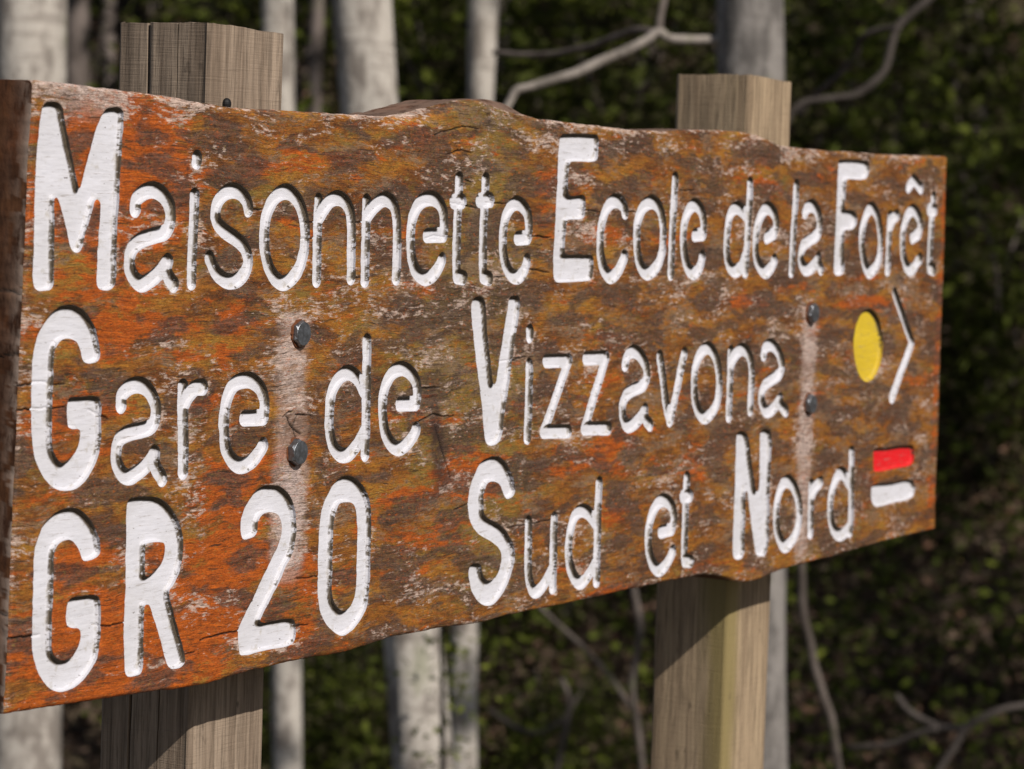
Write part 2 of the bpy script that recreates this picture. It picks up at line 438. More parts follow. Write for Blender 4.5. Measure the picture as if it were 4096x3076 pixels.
# ------------------------------------------------------------------ sign
LETTERS = [   # board millimetres: strokes carry a radius, outlines are closed
  ('M','letter',[('P',1,[(9.9,-17.0),(11.6,-15.0),(15.7,-13.8),(21.9,-13.6),(26.9,-14.7),(29.3,-17.1),(31.4,-22.5),(35.3,-33.2),(40.0,-44.9),(44.8,-57.5),(49.6,-70.7),(50.6,-70.7),(53.9,-63.8),(57.4,-52.7),(62.6,-38.7),(67.8,-26.6),(72.6,-19.5),(76.1,-16.0),(82.6,-14.6),(89.9,-14.6),(94.0,-17.1),(94.9,-21.0),(94.0,-40.5),(92.9,-66.7),(92.0,-85.3),(91.5,-108.7),(91.6,-132.1),(90.1,-137.2),(85.0,-140.0),(77.7,-140.2),(72.2,-138.4),(70.6,-134.7),(70.7,-122.7),(71.7,-102.3),(72.8,-81.9),(71.8,-79.3),(68.8,-78.0),(66.9,-79.2),(64.5,-84.7),(60.6,-94.0),(56.9,-103.2),(54.4,-110.6),(51.6,-113.8),(47.4,-114.5),(43.5,-112.5),(40.8,-107.0),(36.4,-96.0),(32.1,-86.0),(28.7,-79.3),(27.0,-77.6),(24.8,-78.0),(24.8,-86.1),(25.3,-108.8),(25.7,-129.8),(25.1,-136.1),(22.7,-139.0),(15.8,-139.9),(8.9,-139.6),(5.3,-136.8),(4.2,-132.3),(4.6,-117.9),(4.3,-86.4),(5.1,-59.4),(6.3,-36.9),(7.8,-23.4)])]),
  ('a','letter',[('S',0,[(110.8,-84.2,6.19),(111.3,-78.1,6.19),(120.1,-72.3,6.19),(130.6,-70.5,6.19),(142.2,-74.3,6.19),(149.9,-83.2,6.19),(150.3,-92.3,6.19),(146.5,-99.0,6.19),(133.6,-102.4,6.19),(120.0,-105.3,6.19),(109.7,-110.6,6.19),(106.0,-118.1,6.19),(107.4,-126.6,6.19),(113.7,-133.7,6.19),(121.4,-136.4,6.19),(130.4,-133.3,6.19),(139.3,-128.6,6.19),(147.1,-122.9,6.19),(149.0,-120.6,6.19)]),('S',0,[(148.2,-121.0,6.21),(148.2,-128.2,6.21),(152.2,-133.5,6.21),(156.7,-136.9,6.21)])]),
  ('i','letter',[('S',0,[(177.9,-73.5,5.59),(177.8,-86.3,5.59),(177.3,-105.7,5.59),(177.0,-125.1,5.59),(177.0,-135.9,5.59)]),('S',0,[(178.8,-46.7,5.91),(178.6,-49.3,5.91)])]),
  ('s','letter',[('S',0,[(243.3,-82.7,5.93),(239.9,-76.4,5.93),(232.4,-70.9,5.93),(221.9,-69.3,5.93),(211.8,-72.6,5.93),(205.0,-78.9,5.93),(202.9,-85.4,5.93),(205.5,-92.6,5.93),(214.7,-98.7,5.93),(228.0,-104.2,5.93),(238.2,-109.5,5.93),(243.3,-116.8,5.93),(243.9,-123.4,5.93),(239.8,-130.0,5.93),(230.7,-134.7,5.93),(220.3,-135.2,5.93),(209.2,-131.1,5.93),(201.9,-124.5,5.93),(197.9,-118.7,5.93)])]),
  ('o','letter',[('S',0,[(287.5,-68.9,6.23),(298.6,-71.5,6.23),(307.8,-79.5,6.23),(313.7,-91.7,6.23),(315.3,-103.9,6.23),(313.8,-115.5,6.23),(308.0,-127.1,6.23),(298.5,-134.5,6.23),(289.4,-137.2,6.23),(280.0,-134.3,6.23),(271.1,-126.2,6.23),(265.2,-115.5,6.23),(263.7,-104.1,6.23),(264.2,-92.1,6.23),(268.2,-81.4,6.23),(276.3,-72.9,6.23),(287.5,-68.9,6.23)])]),
  ('n','letter',[('S',0,[(331.3,-74.8,5.82),(331.2,-98.4,5.82),(332.0,-135.4,5.82)]),('S',0,[(331.8,-88.8,6.1),(341.5,-79.1,6.1),(347.8,-74.5,6.1),(355.6,-72.7,6.1),(366.7,-75.6,6.1),(373.9,-84.2,6.1),(376.1,-94.6,6.1),(376.9,-112.1,6.1),(377.9,-133.7,6.1)])]),
  ('n','letter',[('S',0,[(395.6,-74.5,5.96),(396.3,-105.4,5.96),(396.8,-136.1,5.96)]),('S',0,[(396.6,-86.6,6.26),(407.1,-78.3,6.26),(415.7,-73.9,6.26),(423.0,-72.7,6.26),(432.1,-75.9,6.26),(437.4,-83.7,6.26),(439.4,-97.0,6.26),(440.4,-113.6,6.26),(440.6,-134.4,6.26)])]),
  ('e','letter',[('S',0,[(483.5,-100.8,6.71),(507.7,-100.2,6.71),(507.7,-100.2,6.71),(507.6,-89.8,6.71),(504.3,-79.2,6.71),(496.0,-72.5,6.71),(483.5,-71.3,6.71),(471.4,-75.0,6.71),(462.8,-84.3,6.71),(459.4,-96.9,6.71),(459.8,-109.4,6.71),(462.8,-121.1,6.71),(470.2,-130.4,6.71),(482.1,-135.1,6.71),(493.6,-132.7,6.71),(502.5,-125.9,6.71),(506.9,-120.2,6.71)])]),
  ('t','letter',[('S',0,[(528.8,-54.5,6.23),(528.3,-70.8,6.23),(527.3,-87.9,6.23),(527.8,-105.0,6.23),(529.3,-129.1,6.23),(530.2,-132.5,6.23)]),('S',0,[(521.3,-73.2,6.89),(534.3,-72.7,6.89)]),('S',0,[(530.6,-134.2,6.93),(539.7,-135.0,6.93)])]),
  ('t','letter',[('S',0,[(568.8,-54.1,6.32),(568.3,-70.2,6.32),(568.0,-96.2,6.32),(569.9,-129.3,6.32),(570.5,-132.8,6.32)]),('S',0,[(560.8,-71.6,7.1),(577.2,-71.1,7.1)]),('S',0,[(571.2,-134.5,6.96),(579.9,-136.2,6.96)])]),
  ('e','letter',[('S',0,[(623.2,-102.5,6.72),(640.5,-101.8,6.72),(640.5,-101.8,6.72),(640.6,-91.3,6.72),(637.7,-81.6,6.72),(628.6,-75.0,6.72),(618.3,-73.1,6.72),(608.4,-77.5,6.72),(601.5,-87.2,6.72),(599.7,-100.4,6.72),(601.1,-113.6,6.72),(606.7,-126.0,6.72),(617.4,-134.0,6.72),(627.7,-134.9,6.72),(635.9,-130.5,6.72),(639.5,-124.3,6.72),(640.3,-121.2,6.72)])]),
  ('E','letter',[('P',1,[(689.6,-13.5),(692.4,-12.7),(745.9,-11.3),(750.9,-11.8),(753.3,-14.7),(753.2,-24.5),(751.5,-32.5),(746.7,-34.8),(707.6,-36.2),(705.8,-37.3),(704.4,-63.6),(726.2,-64.3),(732.2,-65.1),(734.4,-68.3),(733.8,-79.1),(732.6,-83.5),(727.8,-85.5),(705.5,-86.2),(704.2,-87.2),(703.2,-115.7),(704.8,-116.1),(745.9,-116.7),(751.6,-118.0),(753.0,-121.4),(752.4,-134.3),(749.5,-138.3),(743.7,-139.4),(722.1,-140.0),(693.1,-140.1),(688.2,-138.8),(685.9,-135.8),(684.4,-120.3),(684.2,-91.2),(684.6,-62.2),(685.3,-33.2),(687.0,-16.8)])]),
  ('c','letter',[('S',0,[(805.6,-78.8,7.61),(802.7,-73.3,7.61),(794.6,-69.4,7.61),(784.4,-69.0,7.61),(773.7,-74.6,7.61),(765.6,-86.7,7.61),(763.0,-100.6,7.61),(764.7,-114.5,7.61),(770.7,-127.5,7.61),(783.5,-136.0,7.61),(794.5,-133.1,7.61),(803.5,-124.6,7.61),(808.1,-118.1,7.61)])]),
  ('o','letter',[('S',0,[(854.0,-68.8,7.64),(867.1,-72.5,7.64),(876.0,-84.7,7.64),(878.6,-100.1,7.64),(877.7,-115.6,7.64),(868.4,-127.9,7.64),(852.8,-133.5,7.64),(840.8,-128.8,7.64),(832.6,-117.6,7.64),(829.5,-102.3,7.64),(829.5,-87.1,7.64),(837.6,-74.9,7.64),(854.0,-68.8,7.64)])]),
  ('l','letter',[('S',0,[(898.0,-46.7,7.19),(897.0,-69.0,7.19),(896.3,-94.9,7.19),(896.3,-120.8,7.19),(897.0,-134.3,7.19)])]),
  ('e','letter',[('S',0,[(940.4,-98.3,7.54),(956.5,-97.5,7.54),(956.5,-97.5,7.54),(957.0,-87.1,7.54),(953.2,-77.7,7.54),(944.8,-71.5,7.54),(935.8,-70.5,7.54),(925.2,-76.9,7.54),(918.5,-89.5,7.54),(918.1,-103.1,7.54),(922.0,-117.7,7.54),(931.9,-130.3,7.54),(943.4,-134.0,7.54),(953.1,-128.3,7.54),(957.4,-118.6,7.54)])]),
  ('d','letter',[('S',0,[(1049.2,-48.1,7.66),(1049.0,-80.1,7.66),(1048.3,-112.7,7.66),(1047.3,-133.4,7.66)]),('S',0,[(1045.4,-80.2,7.93),(1032.9,-73.8,7.93),(1022.1,-72.0,7.93),(1010.9,-78.4,7.93),(1006.0,-94.5,7.93),(1006.3,-110.6,7.93),(1011.0,-124.6,7.93),(1023.9,-132.2,7.93),(1037.9,-129.0,7.93),(1045.3,-119.3,7.93)])]),
  ('e','letter',[('S',0,[(1090.8,-100.1,7.99),(1106.4,-95.9,7.99),(1106.4,-95.9,7.99),(1109.2,-86.2,7.99),(1104.7,-77.4,7.99),(1090.5,-71.2,7.99),(1078.7,-75.5,7.99),(1069.0,-88.7,7.99),(1066.8,-104.0,7.99),(1070.1,-119.3,7.99),(1081.4,-130.9,7.99),(1093.1,-133.7,7.99),(1104.5,-128.2,7.99),(1109.6,-122.1,7.99)])]),
  ('l','letter',[('S',0,[(1150.1,-48.4,7.86),(1149.2,-84.8,7.86),(1148.4,-123.9,7.86),(1148.3,-133.4,7.86)])]),
  ('a','letter',[('S',0,[(1172.5,-75.0,8.23),(1176.0,-70.5,8.23),(1188.7,-68.0,8.23),(1201.0,-74.1,8.23),(1207.3,-85.4,8.23),(1204.4,-95.7,8.23),(1189.3,-101.4,8.23),(1173.1,-107.6,8.23),(1167.9,-115.0,8.23),(1168.7,-122.9,8.23),(1178.0,-131.0,8.23),(1190.9,-130.8,8.23),(1202.1,-125.2,8.23),(1208.2,-120.7,8.23)]),('S',0,[(1208.5,-121.3,8.15),(1210.1,-126.4,8.15),(1215.3,-131.5,8.15)])]),
  ('F','letter',[('P',1,[(1246.0,-20.8),(1252.6,-19.8),(1312.8,-19.5),(1320.0,-21.9),(1321.6,-29.4),(1317.3,-36.0),(1310.7,-39.2),(1270.9,-40.1),(1266.9,-41.1),(1265.6,-54.9),(1265.8,-69.9),(1276.8,-70.7),(1289.2,-72.2),(1295.2,-76.6),(1294.7,-85.9),(1285.7,-91.2),(1270.7,-91.9),(1267.3,-93.3),(1267.4,-112.7),(1268.3,-134.7),(1263.2,-138.1),(1251.1,-138.3),(1245.4,-134.6),(1244.5,-112.7),(1244.4,-85.1),(1244.1,-55.3),(1244.7,-26.6)])]),
  ('o','letter',[('S',0,[(1330.5,-68.6,8.43),(1343.9,-74.9,8.43),(1353.0,-89.0,8.43),(1356.2,-105.6,8.43),(1353.1,-122.2,8.43),(1340.2,-133.9,8.43),(1330.5,-135.3,8.43),(1318.3,-125.6,8.43),(1310.2,-109.2,8.43),(1309.3,-92.8,8.43),(1317.3,-76.3,8.43),(1330.5,-68.6,8.43)])]),
  ('r','letter',[('S',0,[(1377.8,-76.9,8.93),(1377.4,-100.7,8.93),(1377.4,-133.0,8.93)]),('S',0,[(1379.5,-87.6,8.39),(1386.6,-78.6,8.39),(1395.0,-75.5,8.39)])]),
  ('ê','letter',[('S',0,[(1437.9,-99.3,8.52),(1454.4,-94.4,8.52),(1454.4,-94.4,8.52),(1458.1,-84.6,8.52),(1451.6,-75.0,8.52),(1437.6,-69.4,8.52),(1424.7,-74.0,8.52),(1414.0,-88.6,8.52),(1412.3,-103.0,8.52),(1417.4,-119.9,8.52),(1429.6,-132.0,8.52),(1441.6,-133.3,8.52),(1452.8,-126.0,8.52),(1459.8,-121.2,8.52)]),('S',0,[(1422.5,-45.2,8.01),(1435.5,-36.7,8.01),(1435.5,-36.7,8.01),(1455.9,-45.5,8.01)])]),
  ('t','letter',[('S',0,[(1490.3,-55.0,9.46),(1488.1,-75.8,9.46),(1486.2,-100.4,9.46),(1486.2,-127.4,9.46)]),('S',0,[(1480.2,-68.6,9.19),(1494.9,-68.8,9.19)]),('S',0,[(1487.6,-131.7,9.22),(1498.2,-133.6,9.22)])]),
  ('G','letter',[('P',1,[(42.8,-149.7),(54.3,-151.9),(63.2,-157.6),(70.7,-166.1),(75.2,-175.5),(77.3,-183.1),(75.7,-188.2),(70.3,-190.1),(63.0,-189.9),(58.9,-188.1),(56.3,-182.5),(52.4,-175.9),(46.6,-173.4),(39.5,-172.8),(33.2,-175.4),(29.2,-180.8),(28.3,-192.6),(27.6,-210.9),(27.7,-229.2),(27.9,-241.2),(30.1,-248.2),(35.0,-254.5),(40.8,-257.1),(48.5,-254.3),(54.7,-248.2),(57.7,-240.9),(57.3,-236.3),(55.5,-235.0),(49.1,-234.5),(44.7,-232.4),(43.1,-226.3),(43.2,-218.0),(44.7,-213.9),(46.8,-212.8),(56.8,-212.6),(72.7,-213.0),(77.2,-214.8),(79.1,-219.6),(79.6,-231.8),(79.6,-245.8),(75.3,-258.7),(66.3,-269.4),(55.1,-275.6),(42.2,-276.2),(33.7,-274.6),(23.6,-268.5),(14.9,-258.7),(9.6,-247.5),(7.0,-232.8),(6.3,-214.6),(6.2,-196.4),(7.0,-181.0),(11.4,-169.4),(19.3,-159.5),(30.2,-151.5)])]),
  ('a','letter',[('S',0,[(101.0,-220.5,6.02),(101.5,-214.0,6.02),(109.4,-208.4,6.02),(119.9,-206.9,6.02),(130.7,-210.9,6.02),(138.8,-220.3,6.02),(140.0,-229.9,6.02),(136.5,-236.5,6.02),(125.9,-238.8,6.02),(110.8,-240.4,6.02),(100.5,-244.2,6.02),(97.1,-251.5,6.02),(97.9,-260.1,6.02),(104.6,-268.8,6.02),(112.2,-271.4,6.02),(122.6,-268.3,6.02),(131.6,-264.0,6.02),(138.2,-258.2,6.02),(140.1,-256.1,6.02)]),('S',0,[(139.8,-256.8,6.02),(140.8,-264.6,6.02),(149.3,-274.8,6.02)])]),
  ('r','letter',[('S',0,[(170.2,-210.3,6.4),(170.9,-225.0,6.4),(172.4,-247.8,6.4),(173.3,-271.4,6.4)]),('S',0,[(172.2,-222.8,6.46),(179.3,-215.2,6.46),(185.9,-211.3,6.46),(193.7,-211.3,6.46)])]),
  ('e','letter',[('S',0,[(245.2,-236.4,6.66),(269.1,-236.9,6.66),(269.1,-236.9,6.66),(269.6,-225.5,6.66),(264.8,-215.9,6.66),(255.2,-209.7,6.66),(244.7,-208.1,6.66),(231.9,-210.7,6.66),(223.4,-219.7,6.66),(220.2,-231.9,6.66),(220.6,-245.0,6.66),(224.0,-258.3,6.66),(233.5,-268.2,6.66),(244.0,-271.5,6.66),(255.6,-268.7,6.66),(265.2,-262.2,6.66),(269.6,-257.9,6.66)])]),
  ('d','letter',[('S',0,[(402.8,-183.4,6.16),(403.1,-202.4,6.16),(403.7,-227.1,6.16),(404.6,-252.0,6.16),(405.1,-272.3,6.16)]),('S',0,[(400.2,-222.0,6.37),(389.4,-211.1,6.37),(377.6,-207.3,6.37),(366.4,-210.9,6.37),(357.0,-221.1,6.37),(353.8,-235.6,6.37),(355.2,-251.1,6.37),(360.8,-263.6,6.37),(371.2,-270.7,6.37),(381.3,-271.3,6.37),(392.5,-265.4,6.37),(400.7,-255.9,6.37)])]),
  ('e','letter',[('S',0,[(451.8,-235.0,6.43),(475.3,-235.4,6.43),(475.3,-235.4,6.43),(476.7,-226.8,6.43),(474.1,-217.4,6.43),(464.4,-209.8,6.43),(452.8,-206.7,6.43),(439.5,-210.2,6.43),(430.3,-219.9,6.43),(427.0,-232.3,6.43),(428.1,-244.8,6.43),(432.5,-256.7,6.43),(442.9,-267.3,6.43),(453.7,-270.7,6.43),(465.6,-266.9,6.43),(473.7,-260.5,6.43),(476.8,-256.3,6.43)])]),
  ('V','letter',[('P',1,[(554.6,-155.4),(557.6,-152.0),(564.9,-150.8),(571.6,-152.1),(575.2,-156.6),(580.0,-178.5),(585.6,-200.6),(590.8,-221.0),(592.7,-224.2),(595.0,-224.0),(597.0,-221.3),(600.2,-207.2),(604.9,-189.7),(609.5,-170.3),(612.7,-155.4),(615.0,-152.0),(621.8,-150.9),(628.7,-151.8),(631.6,-156.5),(630.0,-170.7),(625.2,-188.4),(620.8,-210.6),(615.5,-232.6),(611.6,-250.2),(608.6,-267.8),(603.9,-273.4),(596.5,-275.9),(589.0,-275.7),(583.8,-272.7),(579.7,-261.9),(574.0,-237.9),(567.7,-217.6),(562.2,-195.6),(556.6,-173.7),(553.7,-160.6)])]),
  ('i','letter',[('S',0,[(650.0,-210.2,6.45),(650.3,-234.0,6.45),(650.4,-261.0,6.45),(650.5,-272.3,6.45)]),('S',0,[(649.5,-181.2,6.26),(649.8,-185.9,6.26)])]),
  ('z','letter',[('S',0,[(678.4,-207.7,6.75),(715.9,-208.4,6.75),(715.9,-208.4,6.75),(677.4,-268.5,6.75),(677.4,-268.5,6.75),(719.7,-270.5,6.75)])]),
  ('z','letter',[('S',0,[(746.4,-207.5,6.97),(782.2,-207.9,6.97),(782.2,-207.9,6.97),(747.9,-269.3,6.97),(747.9,-269.3,6.97),(790.5,-271.4,6.97)])]),
  ('a','letter',[('S',0,[(817.6,-215.6,7.01),(820.4,-208.6,7.01),(830.7,-203.8,7.01),(844.7,-207.4,7.01),(856.4,-217.4,7.01),(859.2,-227.1,7.01),(853.8,-234.6,7.01),(835.4,-238.6,7.01),(821.2,-243.8,7.01),(815.5,-252.1,7.01),(816.8,-261.7,7.01),(824.3,-270.4,7.01),(834.1,-271.1,7.01),(845.5,-266.9,7.01),(854.0,-261.0,7.01),(857.7,-257.8,7.01)]),('S',0,[(857.5,-258.3,6.79),(859.4,-266.6,6.79),(868.2,-272.3,6.79)])]),
  ('v','letter',[('S',0,[(882.2,-210.0,6.78),(889.4,-229.1,6.78),(898.8,-256.7,6.78),(906.0,-270.0,6.78),(906.0,-270.0,6.78),(911.3,-259.3,6.78),(921.2,-230.2,6.78),(929.4,-208.4,6.78)])]),
  ('o','letter',[('S',0,[(976.8,-204.5,7.08),(990.3,-211.7,7.08),(998.7,-226.0,7.08),(1001.5,-240.2,7.08),(999.2,-256.2,7.08),(988.7,-266.7,7.08),(976.1,-270.7,7.08),(962.9,-264.6,7.08),(954.0,-252.2,7.08),(950.9,-236.3,7.08),(952.8,-220.5,7.08),(962.3,-208.9,7.08),(976.8,-204.5,7.08)])]),
  ('n','letter',[('S',0,[(1023.2,-209.6,7.28),(1023.4,-228.9,7.28),(1023.4,-249.1,7.28),(1024.5,-271.4,7.28)]),('S',0,[(1024.0,-222.8,7.23),(1033.0,-213.0,7.23),(1045.9,-208.0,7.23),(1057.3,-210.6,7.23),(1066.0,-220.1,7.23),(1068.5,-235.5,7.23),(1068.8,-250.9,7.23),(1069.2,-267.4,7.23)])]),
  ('a','letter',[('S',0,[(1093.9,-214.8,7.44),(1096.8,-208.6,7.44),(1108.0,-205.1,7.44),(1121.1,-209.3,7.44),(1132.6,-220.1,7.44),(1135.7,-227.5,7.44),(1130.5,-234.6,7.44),(1114.6,-239.3,7.44),(1098.9,-244.4,7.44),(1092.3,-251.9,7.44),(1093.6,-261.2,7.44),(1102.5,-269.9,7.44),(1114.1,-270.4,7.44),(1126.3,-264.7,7.44),(1134.0,-259.3,7.44)]),('S',0,[(1133.6,-259.8,7.31),(1137.0,-266.2,7.31),(1147.7,-272.2,7.31)])]),
  ('yellow disc','yellow',[('P',1,[(1336.5,-173.3),(1351.5,-178.3),(1364.6,-189.7),(1372.7,-207.7),(1371.1,-225.5),(1363.2,-239.7),(1350.9,-248.2),(1335.3,-250.3),(1320.4,-244.8),(1308.8,-233.4),(1301.1,-215.7),(1300.8,-200.4),(1306.7,-187.4),(1319.8,-176.7)])]),
  ('arrow','arrow',[('S',0,[(1397.5,-157.3,6.52),(1412.9,-173.8,6.85),(1431.6,-194.4,7.48),(1448.2,-211.6,7.82),(1448.2,-211.6,7.82),(1432.8,-230.7,8.6),(1415.8,-251.7,10.17),(1403.5,-268.7,11.2)])]),
  ('G','letter',[('P',1,[(48.4,-288.3),(58.5,-290.0),(68.9,-296.4),(77.3,-305.5),(81.7,-316.2),(82.0,-321.9),(77.4,-325.3),(67.3,-326.5),(64.0,-325.5),(61.3,-321.1),(57.5,-316.1),(53.0,-311.9),(47.9,-310.1),(40.8,-310.9),(36.0,-313.8),(33.4,-319.6),(33.5,-333.5),(32.8,-351.9),(32.8,-365.8),(32.9,-379.8),(34.6,-386.4),(39.8,-391.2),(46.9,-393.0),(55.5,-391.7),(61.0,-385.7),(63.6,-378.5),(62.7,-374.2),(60.5,-372.5),(53.2,-371.3),(48.8,-368.9),(47.4,-362.7),(47.9,-356.2),(49.3,-352.2),(51.7,-350.8),(62.5,-350.2),(77.0,-350.9),(82.3,-353.1),(84.4,-359.0),(84.9,-371.4),(84.6,-383.7),(81.8,-395.7),(73.4,-405.1),(63.5,-411.4),(50.7,-414.5),(40.7,-414.0),(32.0,-410.3),(23.3,-402.7),(16.6,-392.7),(13.1,-382.1),(12.3,-371.0),(12.3,-354.5),(12.2,-331.5),(12.9,-316.0),(17.4,-304.4),(24.7,-295.8),(35.7,-290.2)])]),
  ('R','letter',[('P',1,[(110.8,-290.0),(112.2,-287.3),(118.9,-286.0),(134.2,-286.4),(146.6,-288.8),(157.7,-294.4),(167.6,-303.9),(173.6,-314.1),(175.7,-325.1),(175.0,-334.8),(171.8,-344.3),(165.9,-352.6),(161.6,-356.1),(161.5,-360.0),(165.9,-370.2),(172.9,-385.7),(179.1,-399.1),(182.1,-406.4),(181.3,-411.2),(175.8,-413.5),(166.3,-413.4),(161.4,-409.9),(158.0,-403.6),(152.7,-390.3),(146.0,-377.9),(140.0,-366.6),(137.3,-363.8),(133.8,-363.8),(132.8,-366.8),(133.2,-386.2),(133.3,-405.6),(131.3,-412.1),(126.8,-413.0),(116.9,-412.8),(113.7,-410.0),(112.4,-403.1),(110.7,-374.1),(111.1,-350.2),(110.4,-316.7),(110.3,-295.7)]),('I',1,[(132.9,-320.7),(137.2,-319.9),(150.3,-320.5),(154.0,-322.1),(154.5,-327.2),(151.0,-335.6),(142.8,-341.2),(135.2,-343.4),(133.0,-342.2),(132.2,-328.2)])]),
  ('2','letter',[('P',1,[(257.9,-295.0),(263.7,-290.5),(272.7,-288.1),(283.4,-288.5),(294.2,-290.8),(303.8,-296.4),(311.4,-306.1),(315.1,-317.4),(315.0,-330.2),(311.0,-342.8),(303.6,-351.3),(295.0,-363.3),(284.8,-374.2),(274.7,-385.9),(272.3,-389.4),(274.2,-391.1),(290.3,-391.3),(308.9,-391.9),(316.0,-393.4),(318.6,-396.9),(318.6,-406.2),(315.4,-411.4),(308.4,-412.9),(280.6,-412.9),(253.4,-413.6),(248.6,-412.4),(246.4,-407.2),(245.0,-394.5),(248.4,-388.5),(256.2,-379.4),(266.2,-367.8),(276.1,-354.3),(284.7,-344.1),(291.9,-334.7),(295.8,-326.9),(295.7,-318.6),(291.5,-311.9),(284.4,-309.1),(276.8,-308.6),(270.0,-310.3),(266.5,-315.5),(265.3,-321.7),(261.7,-325.0),(253.5,-326.6),(248.3,-326.4),(245.2,-322.7),(244.3,-313.7),(246.6,-306.8),(250.8,-300.8)])]),
  ('0','letter',[('P',1,[(380.1,-287.6),(393.5,-290.4),(405.6,-298.7),(412.9,-307.8),(416.8,-322.4),(417.6,-346.3),(417.9,-370.2),(416.6,-386.3),(413.0,-396.5),(401.8,-406.8),(387.2,-412.8),(380.6,-413.0),(368.8,-407.9),(357.0,-399.1),(350.0,-389.1),(346.8,-375.7),(345.9,-358.8),(345.7,-335.6),(346.8,-317.0),(351.0,-306.2),(359.4,-296.5),(368.7,-289.7)]),('I',1,[(372.3,-309.1),(381.3,-308.4),(390.5,-310.4),(394.9,-316.0),(397.6,-327.5),(398.8,-354.2),(398.8,-377.9),(396.5,-386.2),(389.3,-392.2),(381.1,-393.4),(372.7,-388.6),(367.4,-381.4),(365.6,-370.0),(365.3,-351.2),(365.2,-328.7),(367.0,-316.7)])]),
  ('S','letter',[('P',1,[(588.6,-285.9),(596.6,-285.0),(607.5,-286.6),(616.9,-291.4),(625.8,-300.6),(631.9,-309.6),(633.6,-315.5),(631.7,-320.2),(622.7,-322.8),(618.1,-321.4),(612.1,-314.1),(607.3,-309.4),(599.9,-306.6),(590.9,-306.5),(586.6,-309.5),(583.5,-315.9),(583.8,-325.4),(585.5,-332.2),(591.1,-336.4),(605.9,-341.8),(619.0,-348.1),(628.7,-356.6),(635.8,-365.8),(637.4,-375.6),(632.6,-386.8),(624.3,-398.6),(613.9,-407.2),(603.3,-411.4),(592.5,-410.8),(582.4,-406.9),(572.1,-398.3),(566.2,-388.3),(564.3,-378.6),(567.0,-374.2),(575.8,-373.5),(583.0,-375.6),(586.1,-381.6),(591.0,-387.7),(598.3,-390.3),(607.2,-388.3),(613.1,-382.1),(615.6,-373.7),(613.9,-366.9),(607.2,-361.5),(594.2,-355.6),(579.5,-349.7),(568.4,-342.2),(561.6,-332.3),(559.3,-323.6),(560.3,-312.4),(565.7,-300.6),(573.9,-291.7),(580.7,-287.8)])]),
  ('u','letter',[('S',0,[(658.0,-345.8,6.46),(658.6,-364.9,6.46),(659.8,-382.5,6.46),(663.0,-396.4,6.46),(669.3,-404.9,6.46),(676.1,-407.0,6.46),(686.2,-403.1,6.46),(697.9,-392.8,6.46)]),('S',0,[(701.3,-345.8,6.79),(701.9,-368.5,6.79),(702.8,-393.3,6.79),(703.3,-405.7,6.79)])]),
  ('d','letter',[('S',0,[(777.7,-319.8,7.13),(778.1,-349.6,7.13),(778.8,-380.0,7.13),(779.9,-407.5,7.13)]),('S',0,[(774.9,-355.4,6.71),(760.1,-344.7,6.71),(747.9,-342.3,6.71),(736.4,-347.4,6.71),(729.6,-360.9,6.71),(728.3,-375.7,6.71),(731.6,-388.9,6.71),(742.5,-402.9,6.71),(753.7,-406.5,6.71),(766.2,-400.1,6.71),(775.7,-391.9,6.71)])]),
  ('e','letter',[('S',0,[(896.6,-372.8,7.47),(917.6,-372.1,7.47),(917.6,-372.1,7.47),(920.3,-361.6,7.47),(916.3,-351.5,7.47),(906.5,-345.1,7.47),(896.2,-343.7,7.47),(883.5,-349.1,7.47),(874.4,-361.1,7.47),(872.4,-375.5,7.47),(875.0,-388.4,7.47),(884.8,-401.9,7.47),(896.4,-408.4,7.47),(908.5,-406.0,7.47),(918.1,-398.0,7.47),(921.8,-393.2,7.47)])]),
  ('t','letter',[('S',0,[(943.6,-325.7,7.59),(943.1,-348.5,7.59),(943.7,-373.4,7.59),(945.8,-401.4,7.59)]),('S',0,[(937.4,-342.8,7.62),(951.0,-343.3,7.62)]),('S',0,[(947.1,-404.0,7.45),(959.5,-405.9,7.45)])]),
  ('N','letter',[('P',1,[(1042.0,-290.7),(1045.7,-287.9),(1053.5,-287.2),(1061.4,-288.7),(1067.5,-293.6),(1075.0,-313.6),(1083.7,-334.8),(1090.6,-347.6),(1094.1,-348.4),(1095.7,-345.9),(1095.0,-333.4),(1093.1,-312.6),(1092.3,-291.8),(1095.5,-288.7),(1104.6,-287.8),(1112.8,-289.2),(1117.3,-293.1),(1119.5,-324.5),(1120.6,-356.0),(1121.9,-387.5),(1120.9,-409.4),(1115.1,-414.2),(1104.7,-414.1),(1096.4,-411.5),(1090.8,-400.6),(1080.7,-377.0),(1073.1,-355.7),(1070.0,-348.3),(1068.0,-346.6),(1066.9,-349.1),(1068.1,-362.6),(1069.3,-388.5),(1070.0,-408.2),(1064.7,-412.9),(1053.5,-412.9),(1047.7,-410.4),(1044.3,-396.7),(1043.1,-371.0),(1042.6,-340.3),(1042.1,-309.6)])]),
  ('o','letter',[('S',0,[(1161.1,-343.2,8.63),(1174.9,-350.2,8.63),(1185.7,-362.7,8.63),(1189.5,-376.8,8.63),(1187.2,-390.5,8.63),(1176.4,-403.5,8.63),(1161.3,-408.9,8.63),(1148.9,-402.3,8.63),(1139.4,-388.9,8.63),(1136.6,-373.9,8.63),(1139.0,-359.4,8.63),(1148.3,-346.3,8.63),(1161.1,-343.2,8.63)])]),
  ('r','letter',[('S',0,[(1214.9,-350.8,8.65),(1215.4,-368.0,8.65),(1216.3,-389.6,8.65),(1216.7,-399.3,8.65)]),('S',0,[(1216.1,-362.7,8.19),(1224.6,-353.8,8.19),(1235.5,-348.9,8.19)])]),
